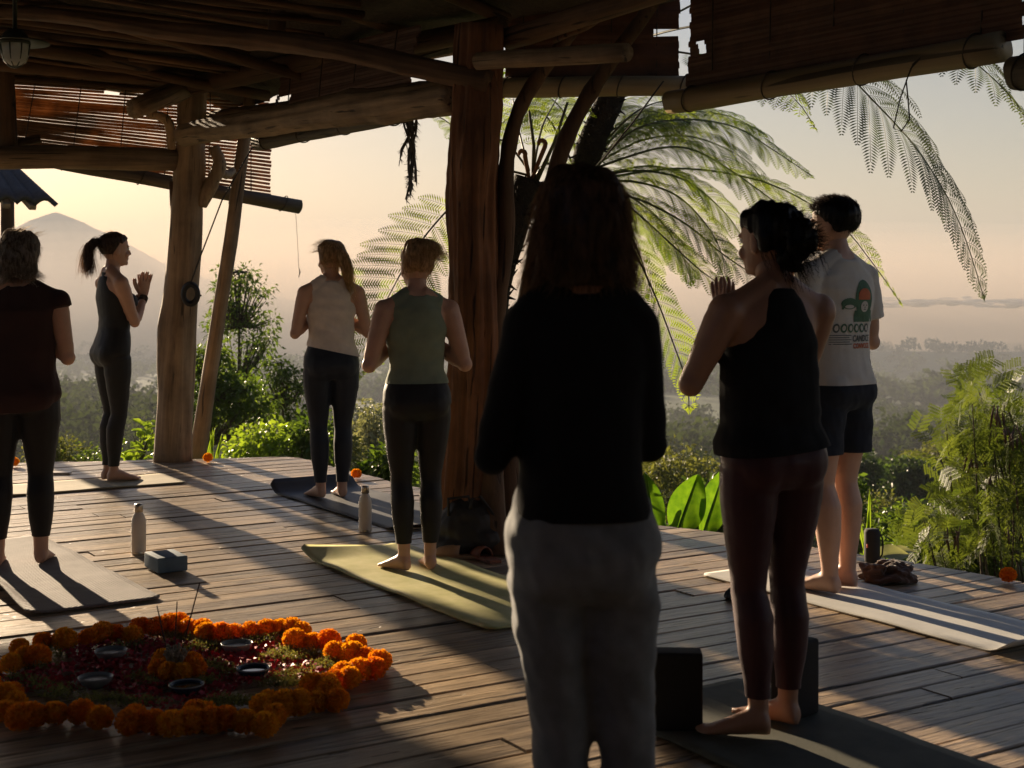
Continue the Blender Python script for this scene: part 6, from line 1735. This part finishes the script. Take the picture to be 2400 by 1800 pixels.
frond(f2, L_(8.9, (1400, 470), (1470, 560), (1530, 680), (1580, 810), (1610, 900), (1615, 960)), lm_fern, .30, hang=.6, seed=16, t0=.25)
frond(f2, L_(9.6, (1420, 330), (1480, 270), (1540, 240, .2), (1620, 230, .3)), lm_fern, .4, hang=.85, seed=17, t0=.1)
frond(f2, L_(9.8, (1400, 330), (1450, 290, .3), (1520, 260, .6), (1560, 280, .8), (1590, 330, 1)), lm_fernd, .4, hang=.9, seed=18, t0=.05)
frond(f2, L_(9.4, (1390, 420), (1450, 400, .2), (1540, 390, .3), (1620, 430, .4), (1660, 490, .5)), lm_fern, .36, hang=.8, seed=19, t0=.05)
c0 = P(1455, 105, 9.55)
frond(f2, [c0] + L_(7.9, (1640, 60, .8), (1820, 90, .4), (1960, 155, .1), (2060, 250), (2150, 350), (2225, 470), (2270, 580), (2305, 695)), lm_fernd, .68, hang=1.1, seed=21, t0=.36, gap=.088, spacing=.018, pnl=.10)
frond(f2, [c0] + L_(8.3, (1640, 130, .8), (1780, 170, .4), (1870, 240), (1910, 300)), lm_fern, .30, hang=1.3, seed=22, t0=.3, gap=.06)
frond(f2, [c0] + L_(7.6, (1750, -40, 1.2), (2020, 0, .8), (2170, 70, .3), (2290, 150), (2380, 240), (2440, 330)), lm_fernd, .55, hang=1.1, seed=23, t0=.5, gap=.085, pnl=.10)
frond(f2, L_(8.9, (1400, 420), (1600, 395, .5), (1800, 430, .4), (1960, 520, .3), (2040, 610), (2112, 712)), lm_fern, .22, hang=.6, seed=24, t0=.2)
for q, (pp, dd_, pn_, mt) in enumerate([
    (((1380, 400), (1430, 330), (1500, 290), (1590, 310), (1660, 370)), 9.7, .38, lm_fern),
    (((1370, 420), (1440, 440), (1530, 500), (1590, 580), (1620, 660)), 9.2, .34, lm_fern),
    (((1390, 390), (1500, 330), (1620, 320), (1740, 370), (1800, 440)), 9.9, .40, lm_fernd),
    (((1370, 430), (1450, 500), (1500, 600), (1530, 700)), 9.4, .30, lm_fern),
    (((1340, 380), (1300, 300), (1260, 260), (1200, 270), (1150, 320)), 10.0, .34, lm_fern),
    (((1350, 360), (1330, 280), (1290, 230), (1230, 215)), 10.2, .34, lm_fern),
    (((1240, 410), (1200, 440), (1150, 520), (1110, 600), (1080, 690)), 9.6, .36, lm_fern),
    (((1250, 400), (1310, 380), (1370, 420), (1400, 500)), 9.5, .30, lm_fern),
    (((1400, 420), (1480, 400), (1600, 420), (1700, 500), (1760, 590)), 9.0, .36, lm_fern),
    (((1250, 410), (1290, 470), (1310, 560), (1300, 660)), 9.6, .28, lm_fernd)]):
    frond(f2 if q not in (6, 7, 9) else f1, L_(dd_, *pp), mt, pn_, hang=.75, seed=60 + q, t0=.08)
rj = random.Random(91)
for q, pp in enumerate([((1390, 400), (1480, 308), (1600, 280), (1720, 297), (1810, 350)), ((1400, 430), (1470, 480), (1560, 560), (1640, 650)), ((1400, 380), (1450, 300), (1530, 255), (1620, 262))]):
    ox, oy = rj.uniform(-15, 15), rj.uniform(-26, 26)
    frond(f2, L_(9.9 + rj.uniform(-.2, .5), *[(x + ox * i / 3, y + oy * i / 2) for i, (x, y) in enumerate(pp)]), rj.choice([lm_fern, lm_fernd]), .38, hang=.8, seed=90 + q, t0=.08)
# ------------------------------------------------------------------ feathery pod tree at the right
rs = np.random.RandomState(44); rr = random.Random(44)
ft_ = empty('feathery_tree', Vector((3.5, 9.8, gz(3.5, 9.8))), 0, 'feathery pod tree crowding the right end of the deck with dangling brown seed pods', 'tree')
mb = MB(); b0 = Vector((3.65, 9.9, gz(3.65, 9.9) - .1)); tips = []
for k in range(46):
    x, y = rr.uniform(2160, 2470), rr.uniform(900, 1300)
    if x < 2160 + (1130 - y) * .45 and y < 1130: x += 110
    e_ = P(x, y, 9.6 + rr.uniform(-.7, .7)); m1 = b0.lerp(e_, .5) + Vector((rr.uniform(-.2, .2), rr.uniform(-.2, .2), .1)); mb.tube([b0, m1, e_], [.016, .008, .003], 5, False); tips.append((m1, e_))
mb.obj('trunk', m_bark, ft_)
B, D, Nn, LL, WW = [], [], [], [], []
for (m1, e_) in tips:
    for q in range(13):       # leaves: each a stalk with side stalks of tiny leaflets
        b_ = np.array(m1.lerp(e_, rr.uniform(.7, 1.05))) + rs.normal(size=3) * .09; d = rand_dir(rs, 1, .1)[0]; s = np.cross(d, rand_dir(rs, 1, .6)[0]); s /= np.linalg.norm(s); n = np.cross(s, d); Lf = rs.uniform(.12, .20)
        for w_ in range(4):
            c = b_ + d * Lf * (w_ + 1) / 4 - np.array([0, 0, .03]) * ((w_ + 1) / 4) ** 2
            for sg in (-1, 1):
                dd_ = s * sg * .8 + d * .6 + np.array([0, 0, -.2]); dd_ /= np.linalg.norm(dd_); ls = .075
                t_ = np.linspace(.15, 1, 7)[:, None]; base = c + dd_ * ls * t_; l2 = np.cross(dd_, n)
                for s3 in (-1, 1):
                    B.append(base); D.append(np.tile(l2 * s3 + dd_ * .5, (7, 1))); Nn.append(np.tile(n, (7, 1))); LL.append(np.full((7, 1), .022)); WW.append(np.full((7, 1), .009))
v_, t = leaf_arrays(np.concatenate(B), np.concatenate(D), np.concatenate(Nn), np.concatenate(LL), np.concatenate(WW), .1, .1)
obj('crown', big_mesh('crown', v_, t, lm_feather), ft_)
for k in range(70):
    x, y = rr.choice([(2290, 1070), (2350, 960), (2370, 1010), (2330, 1120), (2390, 1060), (2400, 1150), (2200, 1250), (2230, 1235), (2380, 1230), (2340, 1000)]); a = P(x + rr.uniform(-22, 22), y + rr.uniform(-18, 10), 9.1 + rr.uniform(-.2, .3)); l = rr.uniform(.08, .16); cv = rr.uniform(-.04, .04)
    mb = MB(); mb.tube([a, a + Vector((cv * .6, 0, -l * .5)), a + Vector((cv, 0, -l))], [(.003, .0015), (.009, .002), (.004, .0015)], 6); mb.obj('seed_pod', m_pod, ft_)
# ------------------------------------------------------------------ the woods on the slopes
rs = np.random.RandomState(77)
V_, T_ = [], []; nb_ = 0
def wood_patch(n, d0, d1, a0, a1, size, leaves, leafL, powd=1.0):
    global nb_
    az = np.radians(rs.uniform(a0, a1, n)); d = np.exp(rs.uniform(np.log(d0), np.log(d1), n))
    x, y = np.sin(az) * d, np.cos(az) * d; z = ter_z(x, y)
    keep = noise3(np.stack([x, y, 0 * x], 1), .02 if d0 < 300 else .008, 9) > -.55
    for i in np.where(keep)[0]:
        s = size * rs.uniform(.55, 1.35); h = s * rs.uniform(.7, 1.25)
        o_ = rand_dir(rs, leaves); o_[:, 2] = np.abs(o_[:, 2]) * 1.0 - .25
        lump = 1 + .25 * noise3(o_, 3.0, i % 50)[:, None]
        p = np.array([x[i], y[i], z[i] + h * .35]) + o_ * lump * rs.uniform(.55, 1, (leaves, 1)) * np.array([s, s, h]) * .5
        L = np.full((leaves, 1), leafL) * rs.uniform(.6, 1.3, (leaves, 1))
        v_, t = leaf_arrays(p, o_ + rs.normal(size=(leaves, 3)) * .7 - np.array([0, 0, .2]), rand_dir(rs, leaves, .8), L, L * .7, flat=True)
        V_.append(v_); T_.append(t + nb_); nb_ += len(v_)
wood_patch(110, 26, 60, -24, 24, 2.6, 620, .15)
wood_patch(420, 60, 170, -24, 24, 5.0, 300, .42)
wood_patch(900, 170, 520, -25, 25, 8.0, 120, 1.2)
wood_patch(1300, 520, 1500, -25, 25, 11.0, 40, 3.4)
o = obj('woodland', big_mesh('woodland', np.concatenate(V_), np.concatenate(T_), lm_forest)); tag(o, 'hazy woodland covering the slopes below the deck', 'woodland', kind='stuff')
